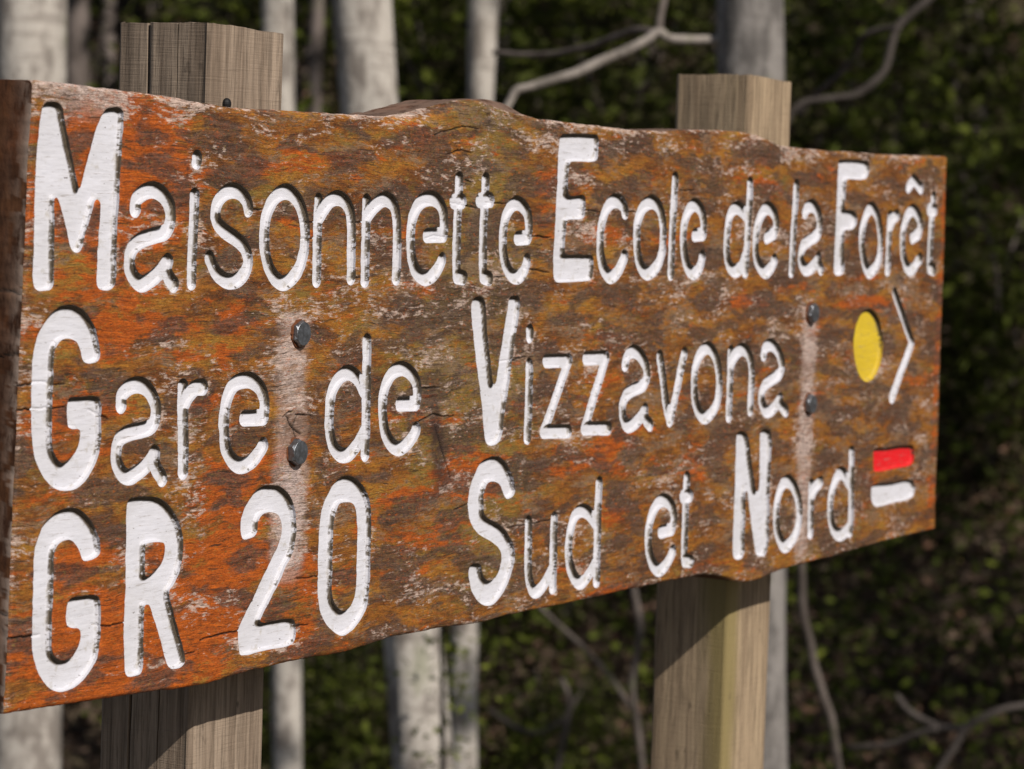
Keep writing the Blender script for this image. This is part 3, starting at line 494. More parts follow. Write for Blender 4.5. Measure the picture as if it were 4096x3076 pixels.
  ('d','letter',[('S',0,[(1307.2,-322.8,8.86),(1309.6,-358.2,8.86),(1312.2,-391.5,8.86),(1312.4,-405.9,8.86)]),('S',0,[(1306.0,-355.8,8.62),(1289.3,-343.9,8.62),(1279.1,-343.0,8.62),(1267.4,-353.2,8.62),(1261.1,-370.2,8.62),(1262.6,-385.6,8.62),(1272.2,-400.5,8.62),(1286.8,-407.4,8.62),(1300.8,-406.1,8.62),(1310.4,-399.1,8.62)])]),
  ('red bar','red',[('P',1,[(1360.9,-325.3),(1364.1,-322.5),(1400.4,-322.5),(1458.3,-323.2),(1466.4,-325.6),(1469.2,-337.8),(1464.8,-344.3),(1424.8,-346.6),(1373.4,-347.4),(1365.2,-345.7),(1361.3,-333.7)])]),
  ('white bar','white',[('P',1,[(1361.5,-361.7),(1369.3,-359.7),(1415.4,-360.8),(1462.4,-360.6),(1472.6,-364.0),(1476.3,-371.7),(1472.9,-379.5),(1456.5,-383.0),(1417.8,-383.6),(1380.0,-385.1),(1369.1,-382.9),(1361.7,-376.2),(1360.1,-368.3)])]),
]
TOP = [(0.1,0.0),(20.0,-0.4),(48.1,-0.7),(64.6,-2.1),(85.7,-1.9),(127.0,-4.1),(158.2,-5.3),(193.8,-7.7),(218.2,-9.3),(242.9,-9.4),(277.1,-8.9),(333.4,-8.4),(357.6,-8.7),(380.5,-8.4),(427.5,-8.0),(456.3,-4.6),(483.9,0.3),(508.7,5.1),(530.6,9.3),(547.8,10.5),(565.4,9.1),(583.2,6.2),(605.0,2.8),(628.7,1.6),(651.1,-1.1),(688.9,-1.6),(692.6,-2.1),(753.2,-3.3),(812.2,-5.2),(864.7,-4.3),(929.9,-1.2),(894.1,-3.2),(963.9,0.3),(1026.5,0.8),(1063.3,-1.8),(1087.7,-5.5),(1110.3,-10.2),(1137.4,-10.9),(1183.5,-11.6),(1269.9,-11.4),(1235.8,-12.5),(1374.3,-12.2),(1520.6,-9.4)]
BOT = [(-12.3,-422.7),(31.4,-423.7),(80.2,-425.1),(132.9,-426.8),(187.9,-429.7),(212.5,-429.8),(245.2,-426.8),(280.8,-426.3),(336.2,-425.6),(334.9,-425.5),(381.6,-427.1),(426.8,-423.9),(456.9,-421.9),(487.8,-422.1),(539.8,-423.0),(593.9,-424.8),(621.5,-422.8),(711.2,-422.9),(813.4,-421.9),(786.1,-422.4),(876.4,-421.6),(933.2,-421.1),(986.3,-420.8),(1018.1,-424.4),(1048.1,-432.6),(1075.2,-437.2),(1105.3,-436.7),(1132.7,-433.6),(1160.6,-431.3),(1280.6,-428.4),(1290.2,-428.3),(1394.8,-423.3),(1533.4,-421.3)]
BACK = [(457.9,-5.8),(465.9,-5.2),(490.0,-1.3),(522.9,4.2),(556.5,8.4),(582.4,11.1),(608.7,12.8),(632.0,13.4),(650.2,11.8)]
CRACKS = [(1.9,[(-53.4,-197.8),(-26.8,-200.2),(-13.3,-202.5),(4.4,-202.2),(19.6,-201.0),(28.0,-202.9),(39.3,-203.3)]),(1.7,[(-34.0,-223.1),(-26.1,-221.7),(-12.7,-219.3),(5.1,-219.1),(20.3,-219.3),(28.7,-219.2),(39.9,-218.8)]),(2.2,[(70.2,-222.0),(77.6,-225.6),(86.6,-229.8)]),(2.4,[(-15.8,-371.1),(12.4,-372.8),(25.0,-373.8)]),(1.7,[(79.4,-371.7),(86.8,-373.9),(110.7,-373.8)]),(1.2,[(181.8,-404.9),(192.9,-404.2)]),(1.9,[(198.4,-396.3),(221.4,-394.6),(245.0,-394.3)]),(1.2,[(315.1,-362.0),(332.5,-362.7),(346.1,-362.8)]),(1.2,[(318.6,-398.3),(334.5,-399.1)]),(1.2,[(248.0,-82.6),(260.3,-82.8)]),(1.2,[(315.5,-92.0),(324.9,-91.4)]),(1.8,[(378.0,-91.7),(390.3,-90.7)]),(1.2,[(309.7,-105.0),(328.5,-103.5)]),(1.2,[(378.6,-134.0),(390.3,-133.8)]),(1.2,[(378.9,-91.7),(390.3,-90.6)]),(1.2,[(487.0,-103.0),(499.4,-101.3),(519.9,-101.8)]),(1.2,[(536.1,-54.8),(547.5,-57.1)]),(1.4,[(516.6,-73.9),(534.2,-75.4),(555.4,-78.1)]),(1.2,[(576.4,-73.1),(601.4,-73.6)]),(1.2,[(640.7,-99.8),(674.0,-101.9)]),(1.7,[(642.7,-127.9),(677.6,-131.7)]),(1.2,[(582.2,-135.0),(605.5,-134.1)]),(1.2,[(488.0,-20.0),(515.9,-14.4),(538.1,-11.9),(554.4,-13.5)]),(1.2,[(507.8,-35.0),(528.1,-31.4),(544.3,-32.9)]),(1.2,[(727.2,-76.7),(759.0,-78.8)]),(1.2,[(807.6,-78.2),(826.3,-78.0)]),(1.2,[(643.2,-100.1),(677.0,-101.4)]),(1.2,[(905.9,-57.4),(934.6,-56.9)]),(1.6,[(475.2,-223.3),(509.5,-223.8)]),(1.8,[(474.0,-253.8),(481.5,-249.9),(493.7,-246.7),(501.5,-245.3),(514.2,-247.2),(531.8,-248.4)]),(2.2,[(501.9,-252.6),(508.9,-264.1),(517.8,-279.2),(530.3,-299.9)]),(1.3,[(600.2,-206.3),(615.3,-205.9),(628.9,-204.1),(644.2,-202.4)]),(2.0,[(295.9,-237.3),(303.8,-244.9),(316.4,-251.9)]),(2.0,[(309.5,-238.4),(307.2,-245.5),(311.2,-256.0)]),(1.2,[(291.8,-237.2),(297.8,-234.7),(304.5,-234.0)]),(1.2,[(308.7,-236.4),(317.0,-237.3),(329.4,-237.9)]),(1.2,[(621.7,-347.3),(650.2,-346.7),(693.6,-346.6)]),(1.2,[(537.7,-325.8),(558.3,-322.6)])]
# stain colours that have a place of their own on the board: x, z, radius x, radius z, amount
ORANGE = [(90, -385, 150, 55, 1.1), (240, -340, 80, 70, .55), (70, -170, 70, 120, .45), (60, -60, 90, 70, .6), (330, -42, 60, 12, .9), (130, -60, 90, 40, .45), (705, -60, 45, 30, .55), (470, -330, 80, 50, .5), (560, -300, 60, 35, .45), (760, -300, 110, 35, .5), (1080, -35, 40, 25, .5), (1325, -165, 70, 12, .7), (1518, -200, 9, 260, .75), (960, -300, 50, 14, .6), (200, -165, 80, 25, .4), (330, -330, 50, 60, .35), (1050, -160, 40, 10, .8), (1200, -250, 20, 90, .4), (820, -420, 120, 5, .7)]
DULL = [(560, -190, 130, 170, .9), (900, -220, 300, 160, .55), (1300, -220, 260, 190, .7), (430, -180, 80, 50, .5), (300, -60, 200, 50, .3)]
STREAK = [(306, -168, 22, -350), (308, -285, 19, -345), (1196, -178, 19, -415), (60, -2, 50, -12)]
SHRUBS = [(11.6, -0.035, 1.0), (12.2, 0.02, 1.15), (12.8, 0.075, 1.2), (13.6, 0.16, 1.1), (13.2, -0.06, 1.1), (12.4, -0.11, 0.9), (14.4, 0.035, 1.4), (14.8, 0.1, 1.4), (14.6, -0.02, 1.3), (15.2, -0.15, 1.2), (10.4, 0.02, 0.55), (10.2, -0.09, 0.5), (10.8, -0.05, 0.6), (13.0, -0.16, 1.0), (16.4, 0.07, 1.5), (16.6, 0.0, 1.5), (16.0, 0.15, 1.5), (16.8, -0.08, 1.5), (18.5, 0.04, 1.6), (18.8, 0.12, 1.6), (18.2, -0.12, 1.6), (18.9, -0.04, 1.6), (11.8, -0.27, 1.0), (13.4, -0.34, 1.3), (15.0, -0.28, 1.4), (12.6, -0.48, 1.1), (16.2, -0.45, 1.5), (17.5, -0.22, 1.6)]
SHRUB_LABELS = []
OLIVE = [(560, -170, 90, 190, 1.0), (480, -240, 60, 90, .5), (620, -330, 40, 90, .7), (1280, -400, 60, 30, .5), (300, -150, 60, 30, .4)]

TOPZ = 1.5
DEPTH = 4.6      # mm, depth of the carving
sign = empty('trail_sign', (0.77, 0.085, 0.0), 'carved brown wooden trail sign with white lettering on two square posts', 'sign')
def under(o, parent, loc=(0, 0, 0)):
    """parent keeping the world position given in loc"""
    o.parent = parent
    o.location = Vector(loc) - Vector(sign.location) if parent is sign else Vector(loc)
    return o

def build_sign():
    # parametric grid in board millimetres: x along, z down from the top edge
    us = [0.0]
    while us[-1] < 1.0:
        us.append(us[-1] + (0.95 + 1.15 * us[-1]) / 1525.0)
    us = np.array(us) / us[-1]
    nu = len(us); nv = 600
    vs = np.linspace(0, 1, nv)
    tp = np.array(sorted(TOP)); bp = np.array(sorted(BOT))
    def prof(xx, arr, seed, amp):
        z = np.interp(xx, arr[:, 0], arr[:, 1])
        k = np.array([1, 3, 6, 8, 6, 3, 1.]); k /= k.sum()
        zp = np.concatenate([np.full(3, z[0]), z, np.full(3, z[-1])])
        z = np.convolve(zp, k, 'valid')
        return z + amp * (fbm(xx / 14.0, xx * 0 + 0.5, 4, seed) - 0.5)
    xa = us * 1521.0
    top = prof(xa, tp, 1, 1.6); bot = prof(us * 1547.0 - 13.0, bp, 2, 1.4)
    t = vs[None, :]
    Z = bot[:, None] * (1 - t) + top[:, None] * t
    tt = (Z - (-422.0)) / 422.0
    XL = -12.5 * (1 - tt) + 1.2 * (fbm(Z / 9.0, Z * 0 + 3.3, 4, 5) - 0.5)
    XR = 1533.5 + (1520.6 - 1533.5) * tt + 1.0 * (fbm(Z / 9.0, Z * 0 + 7.3, 4, 6) - 0.5)
    X = XL + (XR - XL) * us[:, None]
    # signed distances of the carved marks
    S = np.full(X.shape, 50.0); ID = np.full(X.shape, -1, np.int16)
    def seg_dist(px, pz, A, B):
        d = B[:2] - A[:2]; L = (d * d).sum() + 1e-9
        h = np.clip(((px - A[0]) * d[0] + (pz - A[1]) * d[1]) / L, 0, 1)
        return np.hypot(px - A[0] - h * d[0], pz - A[1] - h * d[1]), h
    wobx = (fbm(X / 9.0, Z / 9.0, 3, 21) - 0.5) * 0.6
    for li, (ch, kind, shapes) in enumerate(LETTERS):
        allp = np.array([q[:2] for sh in shapes for q in sh[2]])
        x0, z0 = allp.min(0) - 14; x1, z1 = allp.max(0) + 14
        ui = np.where((us * 1546 - 13 > x0 - 14) & (us * 1546 - 13 < x1 + 14))[0]
        a, b = ui[0], ui[-1] + 1
        px = X[a:b]; pz = Z[a:b]
        inb = (pz > z0) & (pz < z1) & (px > x0) & (px < x1)
        qx = px[inb]; qz = pz[inb]
        sd = np.full(qx.shape, 60.0)
        inset = 0.0 if x0 < 700 else 0.35
        for sh in shapes:
            if sh[0] == 'S':
                pts = [(q[0], q[1], (q[2] if q[2] < 6.15 else 6.15 + 0.30 * (q[2] - 6.15))) for q in sh[2]]
                closed = len(pts) > 4 and abs(pts[0][0] - pts[-1][0]) < .05 and abs(pts[0][1] - pts[-1][1]) < .05
                C = catmull(pts[:-1], True, 5) if closed else catmull(pts, False, 5)
                if closed: C = np.vstack([C, C[:1]])
                for k in range(len(C) - 1):
                    dd, h = seg_dist(qx, qz, C[k], C[k + 1])
                    sd = np.minimum(sd, dd - (C[k][2] + (C[k + 1][2] - C[k][2]) * h))
            else:
                C = catmull(sh[2], True, 4)
                dd = np.full(qx.shape, 60.0); ins = np.zeros(qx.shape, bool)
                for k in range(len(C)):
                    A = C[k]; B = C[(k + 1) % len(C)]
                    d2, _ = seg_dist(qx, qz, A, B); dd = np.minimum(dd, d2)
                    c = ((A[1] > qz) != (B[1] > qz))
                    xx = A[0] + (qz - A[1]) / (B[1] - A[1] + 1e-12) * (B[0] - A[0])
                    ins ^= c & (qx < xx)
                s1 = np.where(ins, -dd, dd)
                if sh[0] == 'P': sd = np.minimum(sd, s1 + inset)
                else: sd = np.maximum(sd, -s1)
        cur = S[a:b]; cid = ID[a:b]
        sv = cur[inb]; better = sd < sv
        sv[better] = sd[better]; cur[inb] = sv
        iv = cid[inb]; iv[better] = li; cid[inb] = iv
    S += wobx * np.exp(-np.abs(S) / 6)
    S[:2] = 50; S[-2:] = 50; S[:, :2] = 50; S[:, -2:] = 50
    # cracks
    K = np.zeros(X.shape)
    for w, pts in CRACKS:
        P = catmull([(q[0], q[1], 0) for q in pts], False, 5)
        x0, z0 = P[:, :2].min(0) - 6; x1, z1 = P[:, :2].max(0) + 6
        ui = np.where((us * 1546 - 13 > x0 - 14) & (us * 1546 - 13 < x1 + 14))[0]
        if len(ui) == 0: continue
        a, b = ui[0], ui[-1] + 1
        px = X[a:b]; pz = Z[a:b] + 1.3 * (fbm(px / 5, px * 0 + 2, 3, 31) - 0.5)
        inb = (pz > z0) & (pz < z1) & (px > x0) & (px < x1)
        qx = px[inb]; qz = pz[inb]; dd = np.full(qx.shape, 20.0); tp_ = np.zeros(qx.shape)
        n = len(P) - 1
        for k in range(n):
            d2, h = seg_dist(qx, qz, P[k], P[k + 1])
            bt = d2 < dd; dd[bt] = d2[bt]; tp_[bt] = ((k + h) / n)[bt]
        wid = w * 0.36 * (0.45 + 0.55 * np.sin(np.pi * np.clip(tp_, 0.03, 0.97)))
        v = 1 - sstep(wid * 0.4, wid + 0.45, dd)
        kk = K[a:b]; q = kk[inb]; kk[inb] = np.maximum(q, v)
    # front relief (mm, positive goes into the board)
    dT = (top[:, None] - Z); dB = (Z - bot[:, None]); dL = X - XL; dR = XR - X
    relief = 1.6 * (fbm(X / 130, Z / 60, 3, 41) - 0.5) + 0.55 * (fbm((X + 1.8 * Z) / 26, (Z - 0.35 * X) / 10, 3, 42) - 0.5) + 0.35 * (fbm(X / 12, Z / 2.2, 3, 43) - 0.5)
    def rnd(d, r): 
        q = np.clip(1 - d / r, 0, 1); return r * (1 - np.sqrt(1 - q * q * 0.999))
    rT = 3.2 + 3.0 * (fbm(X / 40, X * 0, 3, 44) - 0.2)
    rT = rT + 8.0 * np.exp(-((X - 470) / 60.0) ** 2)
    Yr = relief + rnd(dT, rT) + rnd(dB, 2.4 + 2 * (fbm(X / 35, X * 0 + 4, 3, 45) - 0.2)) + rnd(dL, 2.2) + rnd(dR, 2.0)
    Yr += 1.6 * K * (S > 0)
    rim = np.exp(-np.clip(S, 0, 9) / 0.7) * (0.25 + 0.9 * fbm(X / 6, Z / 6, 3, 46))
    Y = Yr + np.where(S > 0, rim, 0)
    # colour masks
    def gz(x, z, rx, rz, a): return a * np.exp(-((X - x) / rx) ** 2 - ((Z - z) / rz) ** 2)
    orange = sum(gz(*g) for g in ORANGE); dull = sum(gz(*g) for g in DULL)
    jag = 14 * (fbm(X / 60, Z / 4.0, 4, 51) - 0.5)
    streak = np.zeros(X.shape)
    for (x, z, rx, zl) in STREAK:
        w = np.exp(-(np.abs(X - x + jag * 0.7 + 3) / rx) ** 2.4)
        streak += w * sstep(z + 18, z + 2, Z) * sstep(zl - 30, zl + 10, Z)
    kr = np.sqrt(((X - 309) / 15) ** 2 + ((Z + 246) / 14) ** 2) + 0.25 * (fbm(X / 9, Z / 9, 3, 57) - 0.5)
    knot = np.exp(-kr ** 3) * (0.75 + 0.25 * np.cos(kr * 14))
    kq = np.sqrt(((X - 508 + 0.22 * (Z + 270)) / (9 + 0.06 * (-Z - 230))) ** 2 + ((Z + 272) / 40) ** 2) + 0.4 * (fbm(X / 11, Z / 11, 3, 58) - 0.5)
    scar = np.exp(-kq ** 4)
    olive = sum(gz(*g) for g in OLIVE)
    Y = Y - 0.9 * np.exp(-((kr - 1.05) / 0.22) ** 2) * (S > 0) + 0.5 * np.exp(-kr ** 4) * (S > 0)
    edge = np.exp(-dT / 6.0) + 0.7 * np.exp(-dB / 3.0) + 0.5 * np.exp(-dL / 4) + 0.6 * np.exp(-np.abs(S - 1) / 1.5) * (fbm(X / 30, Z / 30, 2, 52) > 0.5)
    crackmask = K * (S > -20)

    # ---------------- marching squares: outside -> board, inside -> letters
    NI, NJ = nu, nv
    gid = np.arange(NI * NJ).reshape(NI, NJ)
    ins = S < 0
    c0 = (slice(0, -1), slice(0, -1)); c1 = (slice(1, None), slice(0, -1)); c2 = (slice(1, None), slice(1, None)); c3 = (slice(0, -1), slice(1, None))
    corners = [gid[c].ravel() for c in (c0, c1, c2, c3)]
    bits = [ins[c].ravel() for c in (c0, c1, c2, c3)]
    code = bits[0] * 1 + bits[1] * 2 + bits[2] * 4 + bits[3] * 8
    he = np.where(ins[:-1] != ins[1:]); ve = np.where(ins[:, :-1] != ins[:, 1:])
    hid = np.full((NI - 1, NJ), -1, np.int64); vid = np.full((NI, NJ - 1), -1, np.int64)
    base = NI * NJ
    hid[he] = base + np.arange(len(he[0])); vid[ve] = base + len(he[0]) + np.arange(len(ve[0]))
    def lerp(A, s0, s1, t): return A[s0] * (1 - t) + A[s1] * t
    th = S[he] / (S[he] - S[he[0] + 1, he[1]]); tv = S[ve] / (S[ve] - S[ve[0], ve[1] + 1])
    th = np.clip(th, 0.02, 0.98); tv = np.clip(tv, 0.02, 0.98)
    def full(A):
        h = A[he] * (1 - th) + A[he[0] + 1, he[1]] * th
        v = A[ve] * (1 - tv) + A[ve[0], ve[1] + 1] * tv
        return np.concatenate([A.ravel(), h, v])
    FX = full(X); FZ = full(Z); FYr = full(Yr); Frim = full(rim * 0 + 0.25 + 0.9 * fbm(X / 6, Z / 6, 3, 46))
    FYf = full(Y); FYf[base:] = FYr[base:] + Frim[base:] * 0.9
    edges = [hid[:, :-1].ravel(), vid[1:, :].ravel(), hid[:, 1:].ravel(), vid[:-1, :].ravel()]
    cellid = np.maximum.reduce([ID[c].ravel() for c in (c0, c1, c2, c3)])
    def polys(inside):
        out = []   # list of (loops array (n,k), cells)
        for cc in range(16):
            cells = np.where(code == cc)[0]
            if len(cells) == 0: continue
            b = [(cc >> k) & 1 for k in range(4)]
            ins_ = [bool(v) == inside for v in b]
            if not any(ins_): continue
            if inside and cc in (5, 10):
                for k in range(4):
                    if ins_[k]:
                        out.append((np.stack([edges[(k - 1) % 4][cells], corners[k][cells], edges[k][cells]], 1), cells))
                continue
            seq = []
            for k in range(4):
                if ins_[k]: seq.append(corners[k][cells])
                if ins_[k] != ins_[(k + 1) % 4]: seq.append(edges[k][cells])
            out.append((np.stack(seq, 1), cells))
        return out
    def segs():
        A = []; B = []; Cc = []
        for cc in range(1, 15):
            cells = np.where(code == cc)[0]
            if len(cells) == 0: continue
            b = [bool((cc >> k) & 1) for k in range(4)]
            if cc in (5, 10):
                for k in range(4):
                    if b[k]: A.append(edges[k][cells]); B.append(edges[(k - 1) % 4][cells]); Cc.append(cells)
                continue
            lv = [k for k in range(4) if b[k] and not b[(k + 1) % 4]][0]
            en = [k for k in range(4) if not b[k] and b[(k + 1) % 4]][0]
            A.append(edges[lv][cells]); B.append(edges[en][cells]); Cc.append(cells)
        return np.concatenate(A), np.concatenate(B), np.concatenate(Cc)
    def assemble(parts):
        lv = np.concatenate([p.ravel() for p in parts])
        cnt = np.concatenate([np.full(len(p), p.shape[1]) for p in parts])
        ls = np.concatenate([[0], np.cumsum(cnt)[:-1]])
        return lv, ls
    # board front
    lv, ls = assemble([p for p, c in polys(False)])
    used, inv = np.unique(lv, return_inverse=True)
    V = np.stack([FX[used] / 1000, FYf[used] / 1000, FZ[used] / 1000], 1)
    front = (V, inv, ls, {k: full(a)[used] for k, a in dict(orange=orange, dull=dull, streak=streak, knot=knot, edge=edge, crack=crackmask, scar=scar, olive=olive).items()})
    # rest of the board: ends, top, bottom, back
    T = 53.0
    tb = np.array(sorted(BACK))
    topb = np.where((xa > tb[0, 0]) & (xa < tb[-1, 0]), np.interp(xa, tb[:, 0], tb[:, 1]), top)
    topb = np.maximum(topb, top - 0.8) + 0.8 * (fbm(xa / 20, xa * 0 + 9, 3, 61) - 0.5)
    EV = []; EQ = []; EK = []; EP = []
    def strip(Agrid, K_, P_):
        n0 = sum(len(v) for v in EV)
        a, b, _ = Agrid.shape
        EV.append(Agrid.reshape(-1, 3)); EK.append(np.asarray(K_).ravel()); EP.append(np.asarray(P_).ravel())
        i = (np.arange(a - 1)[:, None] * b + np.arange(b - 1)[None]).ravel() + n0
        EQ.append(np.stack([i, i + b, i + b + 1, i + 1], 1))
    nd = 14
    dd = np.linspace(0, 1, nd)
    j = np.arange(0, nv, 2); 
    if j[-1] != nv - 1: j = np.append(j, nv - 1)
    # left end (faces -x): front edge to back
    yf = Y[0, j]; zf = Z[0, j]; xf = X[0, j]
    yy = yf[:, None] + (T - yf[:, None]) * dd[None]
    zz = zf[:, None] + 0 * dd
    ck = np.zeros(zz.shape)
    for zc, zs, wv in ((-142, 6, 1.0), (-182, -5, 0.9), (-356, 2, 0.8)):
        zl = zc + zs * dd + 3 * (fbm(dd * 5, dd * 0 + zc, 3, 71) - 0.5)
        ck = np.maximum(ck, wv * (1 - sstep(0.3, 1.1, np.abs(zz - zl[None]))))
    xx = xf[:, None] + 0.9 * (fbm(yy / 4, zz / 7, 4, 72) - 0.5) + 0.9 * ck
    xx[:, 0] = xf
    strip(np.stack([xx, yy, zz], 2) / 1000, ck, np.exp(-dd[None] * 9) * (fbm(yy / 7, zz / 12, 3, 73) > 0.45))
    # right end
    xf = X[-1, j]; yf = Y[-1, j]; zf = Z[-1, j]
    yy = yf[:, None] + (T - yf[:, None]) * dd[None]
    g = np.stack([xf[:, None] + 0 * dd, yy, zf[:, None] + 0 * dd], 2)[:, ::-1] / 1000
    strip(g, np.zeros(g.shape[:2]), np.zeros(g.shape[:2]))
    # top
    yf = Y[:, -1]; yy = yf[:, None] + (T - yf[:, None]) * dd[None]
    zz = top[:, None] + (topb - top)[:, None] * sstep(0, 0.8, dd)[None] + 0.7 * (fbm(X[:, -1:] / 8, yy / 5, 3, 74) - 0.5) * (dd > 0)[None]
    xx = X[:, -1:] + 0 * dd
    strip(np.stack([xx, yy, zz], 2)[:, ::-1] / 1000, np.zeros(zz.shape), np.full(zz.shape, 0.30))
    # bottom
    yf = Y[:, 0]; yy = yf[:, None] + (T - yf[:, None]) * dd[None]
    xx = X[:, :1] + 0 * dd
    strip(np.stack([xx, yy, bot[:, None] + 0 * dd], 2) / 1000, np.zeros(yy.shape), np.zeros(yy.shape))
    # back
    s_ = np.linspace(0, 1, 12)
    zz = bot[:, None] * (1 - s_) + topb[:, None] * s_
    xx = (X[:, :1] * (1 - s_) + X[:, -1:] * s_)
    strip(np.stack([xx, np.full(xx.shape, T), zz], 2)[:, ::-1] / 1000, np.zeros(xx.shape), np.zeros(xx.shape))
    EV = np.concatenate(EV); EQ = np.concatenate(EQ); EK = np.concatenate(EK); EP = np.concatenate(EP)
    nF = len(front[0]); nL = len(front[1])
    V = np.concatenate([front[0], EV])
    lv = np.concatenate([front[1], EQ.ravel() + nF]); ls2 = np.concatenate([front[2], nL + np.arange(len(EQ)) * 4])
    at = {k: np.concatenate([a, np.zeros(len(EV))]) for k, a in front[3].items()}
    at['crack'][nF:] = EK
    at['pale'] = np.concatenate([np.zeros(nF), EP])
    me = np_mesh('board', V, lv, ls2, True, at)
    me.materials.append(M_BOARD); me.materials.append(M_END)
    mi = np.zeros(len(ls2), np.int32); mi[len(front[2]):] = 1
    me.polygons.foreach_set('material_index', mi)
    board = link('board', me)
    under(board, sign, (0, 0, TOPZ))

    # ---------------- letters
    P_in = polys(True); sa, sb, sc = segs()
    slope = 1 - sstep(0.0, 1.7 + 0.5 * (fbm(X / 9, Z / 9, 3, 83) - 0.5), np.clip(-S, 0, 20))
    floory = full(DEPTH + Yr * 0.6 + 0.5 * (fbm(X / 18, Z / 9, 3, 81) - 0.5) + 0.22 * (fbm(X / 9, Z / 1.6, 3, 82) - 0.5) - DEPTH * 0.40 * slope + 0.8 * K)
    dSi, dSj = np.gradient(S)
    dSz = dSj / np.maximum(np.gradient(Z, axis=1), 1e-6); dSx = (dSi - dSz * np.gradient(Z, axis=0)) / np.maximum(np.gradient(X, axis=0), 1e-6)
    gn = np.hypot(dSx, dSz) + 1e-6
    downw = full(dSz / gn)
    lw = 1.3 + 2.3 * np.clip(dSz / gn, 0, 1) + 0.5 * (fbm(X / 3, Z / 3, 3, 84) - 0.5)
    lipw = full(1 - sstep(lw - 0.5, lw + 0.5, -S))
    nearw = full(np.exp(-np.clip(-S, 0, 20) / 2.0))
    names = {'letter': ('letter', M_WHITE), 'yellow': ('trail_disc', M_YELLOW), 'red': ('trail_bar', M_RED), 'white': ('trail_bar', M_WHITE), 'arrow': ('arrow', M_WHITE)}
    allp = []
    for p, c in P_in: allp.append((p, cellid[c]))
    segid = cellid[sc]
    for li, (ch, kind, shapes) in enumerate(LETTERS):
        parts = [p[i == li] for p, i in allp]
        parts = [p for p in parts if len(p)]
        if not parts: continue
        lv, ls = assemble(parts)
        used, inv = np.unique(lv, return_inverse=True)
        cx_ = FX[used].mean(); cz_ = FZ[used].mean()
        Vf = np.stack([(FX[used] - cx_) / 1000, floory[used] / 1000, (FZ[used] - cz_) / 1000], 1)
        m_ = segid == li
        wa, wb = sa[m_], sb[m_]
        wu, winv = np.unique(np.concatenate([wa, wb]), return_inverse=True)
        n = len(wa); ia, ib = winv[:n], winv[n:]
        LV = 4
        WV = []; WD = []
        r0 = FYf[wu]; r1 = floory[wu]
        # tool chatter along the wall, in the surface of the wall
        for k in range(LV):
            f_ = k / (LV - 1)
            jx = 0.22 * (fbm(FX[wu] / 2.2, FZ[wu] / 2.2 + k * 3.7, 2, 91) - 0.5) * (0 < k < LV - 1)
            jz = 0.22 * (fbm(FX[wu] / 2.2 + 50, FZ[wu] / 2.2 + k * 3.7, 2, 92) - 0.5) * (0 < k < LV - 1)
            WV.append(np.stack([(FX[wu] - cx_ + jx) / 1000, (r0 + (r1 - r0) * f_) / 1000, (FZ[wu] - cz_ + jz) / 1000], 1))
            WD.append(np.full(len(wu), f_))
        WV = np.concatenate(WV); WD = np.concatenate(WD)
        nw = len(wu); off = len(Vf)
        Q = []
        for k in range(LV - 1):
            Q.append(np.stack([ia + k * nw, ib + k * nw, ib + (k + 1) * nw, ia + (k + 1) * nw], 1) + off)
        Q = np.concatenate(Q)
        V = np.concatenate([Vf, WV])
        lv2 = np.concatenate([inv, Q.ravel()]); ls2 = np.concatenate([ls, len(inv) + np.arange(len(Q)) * 4])
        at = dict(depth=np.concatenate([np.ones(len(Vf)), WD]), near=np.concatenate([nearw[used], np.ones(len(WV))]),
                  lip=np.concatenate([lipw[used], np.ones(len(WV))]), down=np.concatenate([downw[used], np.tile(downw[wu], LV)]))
        nm, mt = names[kind]
        me = np_mesh(nm, V, lv2, ls2, True, at)
        o = link(nm, me, mt)
        under(o, board, (cx_ / 1000, 0, cz_ / 1000))
        if kind == 'letter':
            o['label'] = ('carved white numeral ' if ch.isdigit() else 'carved white capital ' if ch.isupper() else 'carved white small letter ') + ch
        elif kind == 'yellow': o['label'] = 'round carved trail mark painted yellow'
        elif kind == 'red': o['label'] = 'red painted trail bar'
        elif kind == 'white': o['label'] = 'white painted trail bar below the red one'
    return board
board = build_sign()

